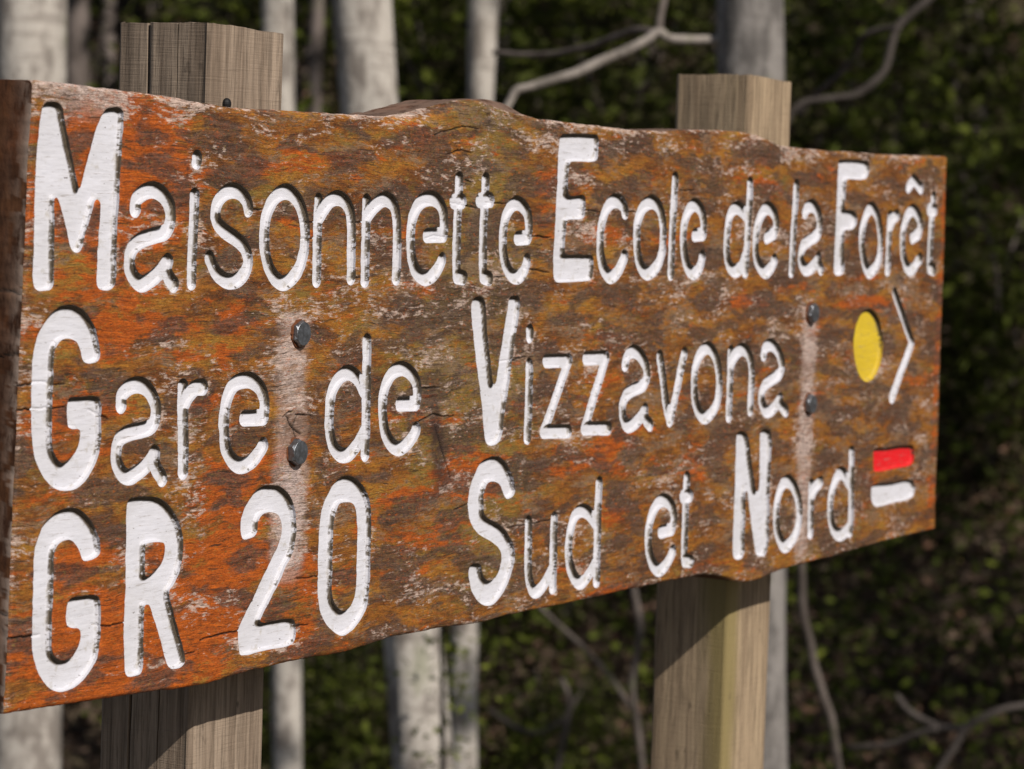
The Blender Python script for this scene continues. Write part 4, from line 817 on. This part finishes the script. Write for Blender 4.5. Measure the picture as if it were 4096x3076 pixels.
# bolts
def bolt(x, z, rot, proud):
    bm = bmesh.new()
    R = 10.4e-3
    prof = [(R, -0.004), (R, proud - 0.0016), (R * 0.86, proud), (R * 0.84, proud + 0.0002)]
    rings = []
    for k, (r, y) in enumerate(prof):
        ring = []
        for i in range(24):
            a = i / 24 * 2 * math.pi + rot
            if k < 2:
                ph = ((i / 24 * 2 * math.pi) % (math.pi / 3)) - math.pi / 6
                rr = R * math.cos(math.pi / 6) / math.cos(ph)
                if k == 1 : rr = min(rr, R * 0.985)
            else: rr = r
            ring.append(bm.verts.new((rr * math.cos(a), -y, rr * math.sin(a))))
        rings.append(ring)
    for a, b in zip(rings, rings[1:]):
        for i in range(24): bm.faces.new((a[i], a[(i + 1) % 24], b[(i + 1) % 24], b[i]))
    bm.faces.new(rings[-1])
    bmesh.ops.recalc_face_normals(bm, faces=bm.faces)
    me = bpy.data.meshes.new('bolt'); bm.to_mesh(me); bm.free()
    o = link('bolt', me, M_METAL); under(o, board, (x / 1000, 0.0005, z / 1000))
    # rust-stained torn rim of wood round the head
    bm = bmesh.new(); a_, b_ = [], []
    for i in range(40):
        a = i / 40 * 2 * math.pi
        r1 = 0.0112 + 0.0014 * random.random()
        a_.append(bm.verts.new((0.0085 * math.cos(a), -0.0010, 0.0085 * math.sin(a))))
        b_.append(bm.verts.new((r1 * math.cos(a), 0.0016, r1 * math.sin(a))))
    mid = [bm.verts.new(((v.co.x * 0.3 + w.co.x * 0.7), -0.0004 - 0.0007 * random.random(), (v.co.z * 0.3 + w.co.z * 0.7))) for v, w in zip(a_, b_)]
    for i in range(40):
        k = (i + 1) % 40
        bm.faces.new((a_[i], a_[k], mid[k], mid[i])); bm.faces.new((mid[i], mid[k], b_[k], b_[i]))
    bmesh.ops.recalc_face_normals(bm, faces=bm.faces)
    me = bpy.data.meshes.new('rust_rim'); bm.to_mesh(me); bm.free()
    o = link('rust_rim', me, M_RUST); under(o, board, (x / 1000, 0.0, z / 1000))
bolt(310.8, -175.4, 0.42, 0.0048); bolt(308.8, -265.0, 0.58, 0.0068)
bolt(1193.9, -175.5, 0.2, 0.006); bolt(1197.1, -267.1, 0.75, 0.006)

# posts
def post(x0, x1, y0, y1, ztop, mat, cracks, seed, rr, slope):
    """square post; cracks: list of (fraction back along the left face, width)"""
    W = x1 - x0; D = y1 - y0
    ring = []     # (x, y, crack, moss)
    r = rr
    def arc(cx, cy, r, a0, a1, n):
        for i in range(n + 1):
            a = math.radians(a0 + (a1 - a0) * i / n); ring.append((cx + r * math.cos(a), cy + r * math.sin(a), 0, 0))
    # counter-clockwise from above, starting at the front-left corner
    arc(x0 + r[0], y0 + r[0], r[0], 180, 270, 5)
    for k in range(1, 9): ring.append((x0 + r[0] + (W - r[0] - r[1]) * k / 9, y0, 0, 0))
    arc(x1 - r[1], y0 + r[1], r[1], 270, 360, 7)
    for k in range(1, 5): ring.append((x1, y0 + r[1] + (D - r[1] - r[2]) * k / 5, 0, 0))
    arc(x1 - r[2], y1 - r[2], r[2], 0, 90, 4)
    for k in range(1, 5): ring.append((x1 - r[2] - (W - r[2] - r[3]) * k / 5, y1, 0, 0))
    arc(x0 + r[3], y1 - r[3], r[3], 90, 180, 4)
    side = sorted([(1 - k / 22, 0, 0) for k in range(1, 22)] + [q for f, w in cracks for q in ((f, 1, w), (f + w / D, 0, w), (f - w / D, 0, w))], reverse=True)
    for f, c, w in side: ring.append((x0, y0 + f * D, c, 0))
    n = len(ring)
    zs = np.concatenate([np.arange(-0.15, ztop - 0.08, 0.02), np.linspace(ztop - 0.08, ztop, 26)])
    V = []; ck = []; ms = []
    for z in zs:
        for i, (x, y, c, mo) in enumerate(ring):
            nx = 0.0016 * (fbm(np.array(z * 7), np.array(i * 0.35), 3, seed) - 0.5) + 0.0010 * (fbm(np.array(z * 2.5), np.array(i * 1.9), 2, seed + 3) - 0.5)
            wav = 0.0022 * (float(fbm(np.array(z * 16), np.array(3.3), 3, seed + 9)) - 0.5)
            dx, dy = x - (x0 + x1) / 2, y - (y0 + y1) / 2
            L = math.hypot(dx, dy)
            zz = z
            if z == zs[-1]: zz = z + slope * dx + 0.002 * (random.random() - 0.5) * 0.6
            inn = 0.007 * c
            V.append((x + dx / L * nx + inn, y + dy / L * nx + (wav if c or (x == x0 and 0.1 < (y - y0) / D < 0.95 and any(abs((y - y0) / D - f) < 0.06 for f, w in cracks)) else 0), zz))
            ck.append(float(c)); ms.append(math.exp(-((x - x0) / 0.022) ** 2) * math.exp(-(max(0, y - y0) / 0.036) ** 2) * (1 if z < 1.2 else 0.45))
    V = np.array(V); Q = []
    for a in range(len(zs) - 1):
        for i in range(n):
            k = (i + 1) % n
            Q.append((a * n + i, a * n + k, (a + 1) * n + k, (a + 1) * n + i))
    lv = np.array(Q).ravel(); ls = np.arange(len(Q)) * 4
    b = (len(zs) - 1) * n
    lv = np.concatenate([lv, b + np.arange(n)]); ls = np.concatenate([ls, [len(Q) * 4]])
    me = np_mesh('post', V, lv, ls, True, dict(crack=np.array(ck), moss=np.array(ms)))
    me.polygons[len(Q)].use_smooth = False
    me.set_sharp_from_angle(angle=math.radians(50))
    o = link('post', me, mat); under(o, sign, (0, 0, 0))
    return o
post(0.2635, 0.3605, 0.0555, 0.145, 1.5530, M_POST, [(0.345, 0.0006), (0.655, 0.0013)], 5, (0.004, 0.008, 0.006, 0.006), -0.03)
post(1.1490, 1.2480, 0.0555, 0.1405, 1.5585, M_POST2, [], 15, (0.005, 0.008, 0.006, 0.006), -0.03)
# black nail head poking out above the board
bm = bmesh.new()
bmesh.ops.create_uvsphere(bm, u_segments=16, v_segments=10, radius=0.004)
for v in bm.verts: v.co.y *= 0.8; v.co.z *= 1.15
me = bpy.data.meshes.new('nail'); bm.to_mesh(me); bm.free()
o = link('nail', me, M_BLACK); under(o, sign, (0.2835, 0.054, 1.4950))

# ------------------------------------------------------------------ terrain
F2 = Vector((FWD.x, FWD.y)).normalized(); R2 = Vector((F2.y, -F2.x))
def sr(x, y):
    dx = x - CAM.x; dy = y - CAM.y
    return dx * F2.x + dy * F2.y, dx * R2.x + dy * R2.y
def xy(s, r): return CAM.x + F2.x * s + R2.x * r, CAM.y + F2.y * s + R2.y * r
def ground_z(x, y):
    s, r = sr(np.asarray(x, float), np.asarray(y, float))
    z = -1.05 * sstep(3.8, 9.0, s)
    q = np.clip(s - 9.6, 0, 60)
    z = z + 0.40 * (np.sqrt(q * q + 1.0) - 1.0) * (s > 9.6)
    z = z + 0.5 * (fbm(x * 0.35 + 9, y * 0.35 + 4, 4, 101) - 0.5) * sstep(4, 10, s)
    return z
gs = np.concatenate([np.linspace(-40, 0, 12)[:-1], np.linspace(0, 26, 90), np.linspace(26, 75, 22)[1:]])
gr_ = np.concatenate([np.linspace(-60, -9, 18)[:-1], np.linspace(-9, 9, 70), np.linspace(9, 60, 18)[1:]])
SS, RR = np.meshgrid(gs, gr_, indexing='ij')
GX = CAM.x + F2.x * SS + R2.x * RR; GY = CAM.y + F2.y * SS + R2.y * RR
GZ = ground_z(GX, GY)
GZ = np.where((SS < 4), GZ * 0.0 + 0.02 * (fbm(GX, GY, 3, 3) - 0.5), GZ)
ii = (np.arange(len(gs) - 1)[:, None] * len(gr_) + np.arange(len(gr_) - 1)[None]).ravel()
gq = np.stack([ii, ii + 1, ii + len(gr_) + 1, ii + len(gr_)], 1)[:, ::-1]
gm_ = quads_mesh('ground', np.stack([GX.ravel(), GY.ravel(), GZ.ravel()], 1), gq)
tag(link('ground', gm_, M_GROUND), 'forest floor dropping behind the sign and rising as a dark wooded slope', kind='structure')

# ------------------------------------------------------------------ vegetation
def tube(pts, rad, nseg=10, name='stem', sub=5, wob=0.0, seed=0):
    P = catmull([(*p, r) for p, r in zip(pts, rad)], False, sub)
    n = len(P); V = []
    tangent = np.gradient(P[:, :3], axis=0)
    ref = np.array([0.3, 0.9, 0.2]) if abs(tangent[0][2]) > 0.5 * np.linalg.norm(tangent[0]) else np.array([0, 0, 1.0])
    for i in range(n):
        t = tangent[i] / (np.linalg.norm(tangent[i]) + 1e-9)
        a = np.cross(t, ref); a /= np.linalg.norm(a) + 1e-9; b = np.cross(t, a)
        for k in range(nseg):
            th = 2 * math.pi * k / nseg
            rr = P[i][3] * (1 + wob * (float(vnoise(np.array(i * 0.35 + seed), np.array(k * 0.9), seed)) - 0.5))
            V.append(P[i][:3] + rr * (math.cos(th) * a + math.sin(th) * b))
    Q = [(i * nseg + k, i * nseg + (k + 1) % nseg, (i + 1) * nseg + (k + 1) % nseg, (i + 1) * nseg + k) for i in range(n - 1) for k in range(nseg)]
    lv = np.array(Q).ravel(); ls = np.arange(len(Q)) * 4
    lv = np.concatenate([lv, np.arange(nseg)[::-1], (n - 1) * nseg + np.arange(nseg)]); ls = np.concatenate([ls, [len(Q) * 4, len(Q) * 4 + nseg]])
    return np_mesh(name, np.array(V), lv, ls, True)

def leaf_cloud(name, centers, size, seed, flat=0.5, tint=None):
    """folded four-vertex leaves, one per centre, random attitude"""
    g = np.random.default_rng(seed)
    n = len(centers)
    a = g.normal(size=(n, 3)); a[:, 2] *= flat; a /= np.linalg.norm(a, axis=1)[:, None]
    b = np.cross(a, g.normal(size=(n, 3))); b /= np.linalg.norm(b, axis=1)[:, None]
    c = np.cross(a, b)
    L = size * g.uniform(0.6, 1.4, n)[:, None]
    v = np.stack([centers - a * L * .5, centers + b * L * .30 + c * L * .06, centers + a * L * .5, centers - b * L * .30 + c * L * .06], 1).reshape(-1, 3)
    q = np.arange(n * 4).reshape(-1, 4)
    t = g.uniform(0, 1, n) if tint is None else tint
    return quads_mesh(name, v, q, False, dict(tint=np.repeat(t, 4)))

def crown_mesh(seed, R, H, n):
    g = np.random.default_rng(seed)
    k = 60
    cl = g.normal(size=(k, 3)); cl /= np.linalg.norm(cl, axis=1)[:, None]; cl *= (g.uniform(0.25, 1, k) ** 0.45)[:, None]
    cl *= np.array([R, R, H / 2]) * 0.92
    idx = g.integers(0, k, n)
    pts = cl[idx] + g.normal(size=(n, 3)) * np.array([R, R, H / 2]) * 0.17
    return leaf_cloud('crown', pts, 0.17, seed + 1, 0.6)
CROWNS = [crown_mesh(200, 2.2, 4.5, 2300), crown_mesh(210, 2.0, 5.5, 2300), crown_mesh(220, 2.6, 4.0, 2700)]
for c in CROWNS: c.materials.append(M_CROWN)

def tree(label, pt_hi, pt_lo, dia, mat, ci, group, height=8.5, branches=(), crown=True, bend=0.0, name='tree', seed=0):
    """trunk through two points, drawn down to the ground and up into the crown"""
    hi = np.array(pt_hi); lo = np.array(pt_lo)
    d = (hi - lo) / (hi[2] - lo[2])
    x, y = lo[0], lo[1]
    for _ in range(6):
        gz = float(ground_z(x, y)); p = lo + d * (gz - lo[2]); x, y = p[0], p[1]
    base = p.copy()
    root = empty(name, tuple(base), label, 'tree', group)
    H = height
    hs = np.linspace(-0.15, H, 12)
    pts = []; rad = []
    g = np.random.default_rng(seed + 5)
    for h in hs:
        q = base + d * h
        q = q + np.array([bend * math.sin(h * 1.1 + seed), bend * math.cos(h * 0.9 + seed), 0])
        pts.append(q - base)
        k = dia / 2 * (1.0 if h < 4 else 1.0 - 0.75 * (h - 4) / (H - 4)) * (1 + 0.35 * math.exp(-max(h, 0) / 0.18))
        rad.append(k)
    o = link('trunk', tube(pts, rad, 16, 'trunk', 6, 0.26, seed), mat, root)
    for bpts, brad, bmat in branches:
        bo = link('branch', tube([np.array(q) - base for q in bpts], [r * 0.34 for r in brad], 10, 'branch', 5, 0.25, seed + 3), bmat, root)
    if crown:
        c = link('crown', CROWNS[ci], None, root)
        c.location = Vector(d * (H - 1.2)); c.rotation_euler = (0, 0, seed * 1.7)
    # limbs carrying the crown
    if crown:
        for k in range(4):
            a = k * 1.57 + seed; h0 = H - 3.2 + 0.5 * k
            s0 = d * h0
            e = s0 + np.array([math.cos(a) * 1.3, math.sin(a) * 1.3, 1.3])
            link('limb', tube([s0, (s0 + e) / 2 + np.array([0, 0, -0.12]), e], [dia * .22, dia * .14, dia * .06], 7, 'limb', 4), mat, root)
    return root

B1A = ([(4.385, 1.729, 1.779), (4.349, 1.786, 1.777), (4.323, 1.828, 1.775), (4.301, 1.865, 1.776), (4.29, 1.885, 1.79), (4.275, 1.907, 1.771), (4.248, 1.948, 1.745), (4.219, 1.993, 1.719), (4.189, 2.038, 1.692), (4.16, 2.083, 1.674), (4.138, 2.117, 1.66), (4.121, 2.145, 1.649), (4.115, 2.153, 1.63), (4.106, 2.163, 1.602), (4.1, 2.17, 1.55)], [0.033, 0.0286, 0.0286, 0.0275, 0.0286, 0.0286, 0.0308, 0.0308, 0.0297, 0.0286, 0.0275, 0.0264, 0.0231, 0.022, 0.0209], M_TWIG)
B1B = ([(4.29, 1.885, 1.787), (4.308, 1.952, 1.795), (4.33, 2.011, 1.782), (4.351, 2.07, 1.767), (4.372, 2.131, 1.756), (4.386, 2.204, 1.745), (4.392, 2.29, 1.742), (4.397, 2.378, 1.747)], [0.0242, 0.0231, 0.0231, 0.022, 0.022, 0.0209, 0.0198, 0.0165], M_TWIG2)
B1C = ([(4.29, 1.885, 1.787), (4.336, 1.909, 1.822), (4.387, 1.929, 1.866), (4.439, 1.947, 1.926), (4.48, 1.95, 2.05)], [0.0242, 0.022, 0.022, 0.0187, 0.012], M_TWIG2)
GT = None
NK = 0.95
def nearer(q): return tuple(CAM[i] + (q[i] - CAM[i]) * NK for i in range(3))
B1A, B1B, B1C = [([nearer(q) for q in b[0]], b[1], b[2]) for b in (B1A, B1B, B1C)]
tree('broad pale trunk with mottled bark behind the left end of the sign', (3.881, 3.335, 1.832), (3.812, 3.232, 0.043), 0.169, M_BARK, 0, GT, 8.5, seed=1)
tree('slim pale trunk just right of the left post top', (5.817, 4.026, 1.971), (5.746, 3.875, -0.123), 0.093, M_BARK, 1, GT, 8.0, bend=0.008, seed=2)
tree('stout pale trunk between the left post and the bump of the board', (4.783, 3.016, 1.896), (4.788, 2.79, 0.196), 0.154, M_BARK, 2, GT, 8.5, bend=0.006, seed=3)
tree('thin pale leaning trunk above the bump in the top of the board', (6.481, 3.712, 2.017), (6.372, 3.621, -0.094), 0.088, M_BARK, 0, GT, 8.0, bend=0.015, seed=4)
tree('grey trunk with a crooked pale branch behind the right post', nearer((4.397, 1.719, 1.867)), nearer((4.345, 1.603, 0.18)), 0.150 * NK, M_BARK2, 1, GT, 8.5, [B1A, B1B, B1C], seed=5)
far = [((10.207, 8.421, 2.288), (10.051, 8.187, -1.547), 0.119, 'dim brown trunk far off, first from the left post'), ((11.47, 9.248, 2.379), (11.292, 9.002, -1.84), 0.076, 'thin dark trunk far off beside the left post'),
       ((9.991, 6.845, 2.271), (9.86, 6.604, -1.307), 0.07, 'thin bluish dark trunk far off below the middle of the board'), ((11.288, 6.652, 2.363), (11.123, 6.434, -1.473), 0.10, 'dark trunk far off behind the bump of the board'),
       ((14.299, 7.516, 2.577), (14.093, 7.266, -2.026), 0.105, 'dark trunk far off left of the right post'), ((13.234, 5.398, 2.499), (13.023, 5.222, -1.594), 0.093, 'dark trunk far off above the right end of the board'),
       ((17.066, 6.848, 2.773), (16.854, 6.543, -2.34), 0.15, 'dark trunk farthest up the slope beyond the right end'), ((14.409, 5.407, 2.583), (14.288, 5.05, -1.76), 0.113, 'dark trunk far off right of the sign')]
for k, (a, b, w, lab) in enumerate(far):
    tree(lab, a, b, w, M_BARK3, k % 3, None, 7.5 + 0.3 * (k % 4), bend=0.03, seed=10 + k)
# unseen trees added right of the view to shade the slope
for k, (s, r) in enumerate([(5.2, 5.6), (8.6, 4.3), (11.6, 6.2)]):
    x, y = xy(s, r); z = float(ground_z(x, y))
    tree('leafy tree added out of view, right of the sign, to shade the slope', (x + 0.1, y, z + 4), (x, y, z), 0.16, M_BARK3, k % 3, 'added shade trees out of view', 7.0 + (k * 7 % 5) * 0.45, bend=0.04, seed=30 + k)

def plant(name, label, cat, stems, mat, leafs=None, group=None, lmat=None):
    base = np.array(stems[0][0][-1]); x, y = base[0], base[1]
    gz = float(ground_z(x, y)); b = np.array((x, y, min(gz, base[2])))
    root = empty(name, tuple(b), label, cat, group)
    for pts, rad in stems:
        pts = [np.array(q) for q in pts]; rad = list(rad)
        if pts is not None and pts[-1][2] > gz + 0.05 and pts is stems[0][0]: pass
        link('stem', tube([q - b for q in pts], [r * 0.36 for r in rad], 9, 'stem', 5, 0.25, 3), mat, root)
    return root
def to_ground(pts, rad, dx=0.02, dy=0.02):
    q = pts[-1]; gz = float(ground_z(q[0] + dx, q[1] + dy)) - 0.05
    return pts + [(q[0] + dx * .5, q[1] + dy * .5, (q[2] + gz) / 2), (q[0] + dx, q[1] + dy, gz)], rad + [rad[-1]] * 2
b2a = ([(5.62, 1.55, 2.35), (5.5, 1.664, 2.053), (5.437, 1.754, 1.941), (5.414, 1.787, 1.905), (5.395, 1.813, 1.87), (5.387, 1.822, 1.836), (5.381, 1.827, 1.798), (5.373, 1.835, 1.761), (5.354, 1.862, 1.723), (5.331, 1.897, 1.696), (5.309, 1.931, 1.689), (5.285, 1.971, 1.681), (5.264, 2.004, 1.673), (5.244, 2.035, 1.62)], [0.03, 0.0312, 0.0312, 0.0312, 0.03, 0.0287, 0.0287, 0.0287, 0.0287, 0.0287, 0.0262, 0.0238, 0.0225, 0.0187])
b2a = to_ground(*b2a)
b2b = ([(5.395, 1.814, 1.871), (5.4, 1.863, 1.864), (5.406, 1.909, 1.849), (5.424, 1.934, 1.828), (5.448, 1.95, 1.801), (5.459, 1.985, 1.767), (5.462, 2.033, 1.725), (5.468, 2.076, 1.693), (5.477, 2.114, 1.648)], [0.0262, 0.025, 0.025, 0.0262, 0.0275, 0.025, 0.0238, 0.0225, 0.0213])
plant('bare_sapling', 'bare grey sapling arching above the right end of the board', 'sapling', [b2a, b2b], M_TWIG3)
b3a = ([(4.75, 1.76, 1.25), (4.766, 1.742, 0.77), (4.786, 1.733, 0.645), (4.804, 1.73, 0.551), (4.82, 1.73, 0.462), (4.844, 1.721, 0.391), (4.866, 1.715, 0.327), (4.891, 1.703, 0.262), (4.917, 1.692, 0.203), (4.938, 1.689, 0.146), (4.959, 1.685, 0.077), (4.979, 1.68, -0.002)], [0.02, 0.0292, 0.0292, 0.0303, 0.0315, 0.0315, 0.0303, 0.0315, 0.0315, 0.0315, 0.0303, 0.0303])
plant('bare_sapling', 'thin crooked bare stem right of the lower right post', 'sapling', [to_ground(*b3a)], M_TWIG2)
b4a = ([(6.006, 1.55, 0.12), (5.965, 1.616, 0.107), (5.932, 1.669, 0.093), (5.903, 1.712, 0.068), (5.882, 1.744, 0.042), (5.866, 1.765, -0.005), (5.85, 1.786, -0.048), (5.833, 1.806, -0.101)], [0.0293, 0.0293, 0.0307, 0.0307, 0.0307, 0.0293, 0.028, 0.028])
b4b = ([(5.882, 1.744, 0.042), (5.866, 1.808, 0.038), (5.858, 1.863, 0.055), (5.855, 1.909, 0.079), (5.862, 1.94, 0.11)], [0.0307, 0.0293, 0.0293, 0.028, 0.024])
b4c = ([(5.844, 1.807, 0.039), (5.838, 1.871, 0.014), (5.833, 1.933, -0.018), (5.827, 1.999, -0.033), (5.826, 2.057, -0.044)], [0.0293, 0.0267, 0.0253, 0.0227, 0.02])
plant('bare_shrub', 'low bare shrub with forking curved stems at the lower right', 'shrub', [to_ground(*b4a), b4b, b4c], M_TWIG3)
m2 = ([(5.867, 2.776, 0.38), (5.87, 2.761, 0.299), (5.875, 2.742, 0.212), (5.866, 2.745, 0.125), (5.857, 2.75, 0.049), (5.859, 2.733, -0.054), (5.862, 2.71, -0.195)], [0.0283, 0.0298, 0.0283, 0.0283, 0.0269, 0.0269, 0.0269])
m2b = ([(5.72, 3.05, 0.31), (5.76, 2.98, 0.23), (5.80, 2.88, 0.14), (5.835, 2.81, 0.06), (5.858, 2.745, -0.03)], [0.014, 0.018, 0.02, 0.022, 0.022])
plant('bare_shrub', 'thin bare stems crossing just left of the lower right post', 'shrub', [to_ground(*m2), m2b], M_TWIG2)
m3 = ([(6.61, 3.42, -0.05), (6.61, 3.42, -0.111), (6.62, 3.395, -0.177), (6.611, 3.399, -0.268), (6.593, 3.412, -0.397), (6.588, 3.413, -0.451)], [0.02, 0.0269, 0.0269, 0.0269, 0.0269, 0.0269])
m4 = ([(6.486, 3.611, -0.216), (6.535, 3.524, -0.274), (6.566, 3.471, -0.284), (6.612, 3.402, -0.232), (6.633, 3.375, -0.17)], [0.019, 0.0206, 0.0206, 0.0206, 0.019])
plant('bare_shrub', 'faint bare shrub below the middle of the board', 'shrub', [to_ground(*m3), m4], M_TWIG2)

# leafy shrubs on the slope
def shrub_mesh(seed, R, H, n):
    g = np.random.default_rng(seed)
    k = 26
    cl = np.stack([g.normal(0, 0.42 * R, k), g.normal(0, 0.42 * R, k), g.uniform(0.15, 1.0, k) * H], 1)
    idx = g.integers(0, k, n)
    pts = cl[idx] + g.normal(size=(n, 3)) * 0.13 * R
    tint = np.clip(g.normal(0.45, 0.2, n) + (g.uniform(size=k)[idx] - 0.5) * 0.5, 0, 1)
    return leaf_cloud('foliage', pts, 0.052, seed + 1, 0.5, tint)
SHR = [shrub_mesh(300, 0.75, 1.5, 3200), shrub_mesh(310, 0.6, 1.1, 2400), shrub_mesh(320, 0.9, 1.9, 4200)]
for c in SHR: c.materials.append(M_LEAF)
STEMS = []
for k in range(3):
    STEMS.append(tube([(0, 0, -0.05), (0.04, 0.02, 0.35), (0.02 * k, 0.05, 0.8), (0.12, -0.05 * k, 1.2)], [0.016, 0.013, 0.010, 0.005], 7, 'stem', 4))
    STEMS[-1].materials.append(M_TWIG2)
spots = SHRUBS
for k, (s, q, sc) in enumerate(spots):
    x, y = xy(s, q * s); z = float(ground_z(x, y))
    root = empty('leafy_shrub', (x, y, z), SHRUB_LABELS[k % len(SHRUB_LABELS)] if k < len(SHRUB_LABELS) else 'leafy green shrub among others on the dark slope behind the sign', 'shrub', 'leafy shrubs on the slope behind the sign')
    root.scale = (sc, sc, sc); root.rotation_euler = (0, 0, k * 2.1)
    link('foliage', SHR[k % 3], None, root)
    for j in range(3):
        st = link('stem', STEMS[j], None, root); st.rotation_euler = (0.12 * j, 0.1, j * 2.2 + k)

# a leafy sapling in front of the foot of the stout trunk
sx, sy, sz = 4.52, 2.52, 0.16
gz = float(ground_z(sx, sy))
root = empty('leafy_sapling', (sx, sy, gz), 'small leafy sapling in front of the lower part of the stout pale trunk', 'sapling')
g = np.random.default_rng(55)
h = sz - gz
link('stem', tube([(0, 0, -0.05), (0.02, 0.01, h * 0.5), (-0.02, 0.0, h), (0.0, 0.03, h + 0.25)], [0.010, 0.008, 0.006, 0.003], 7, 'stem', 5), M_TWIG2, root)
n_ = 240
lp = np.stack([g.normal(0, 0.06, n_), g.normal(0, 0.06, n_), h + g.uniform(-0.35, 0.2, n_)], 1)
link('foliage', leaf_cloud('foliage', lp, 0.022, 56, 0.5, np.clip(g.normal(0.85, 0.15, n_), 0, 1)), M_LEAF, root)

# fallen leaves and low growth
n = 110000
g = np.random.default_rng(77)
s = g.uniform(8.6, 22, n); r = np.where(g.uniform(size=n) < 0.48, g.uniform(-0.24, 0.24, n), g.uniform(-0.85, 0.5, n)) * s
x = CAM.x + F2.x * s + R2.x * r; y = CAM.y + F2.y * s + R2.y * r
pts = np.stack([x, y, ground_z(x, y) + g.uniform(0.0, 0.10, n)], 1)
clump = fbm(x * 1.1, y * 1.1, 3, 7)
lt = leaf_cloud('leaf_litter', pts, 0.06, 78, 0.25, np.clip(g.normal(0.45, 0.22, n) + (clump - 0.5) * 0.8, 0, 1))
tag(link('leaf_litter', lt, M_LITTER), 'brown fallen leaves strewn over the dark forest slope', 'leaf litter', kind='stuff')
n = 110000
s = g.uniform(9.0, 24, n); r = np.where(g.uniform(size=n) < 0.40, g.uniform(-0.25, 0.25, n), g.uniform(-0.85, 0.5, n)) * s
x = CAM.x + F2.x * s + R2.x * r; y = CAM.y + F2.y * s + R2.y * r
keep = fbm(x * 0.8 + 5, y * 0.8, 3, 17) > 0.44
x, y = x[keep], y[keep]; n = len(x)
pts = np.stack([x, y, ground_z(x, y) + g.uniform(0.05, 0.55, n) ** 1.3], 1)
ug = leaf_cloud('undergrowth', pts, 0.05, 79, 0.5, np.clip(g.normal(0.5, 0.25, n), 0, 1))
tag(link('undergrowth', ug, M_LEAF), 'low dark green undergrowth covering parts of the slope', 'undergrowth', kind='stuff')
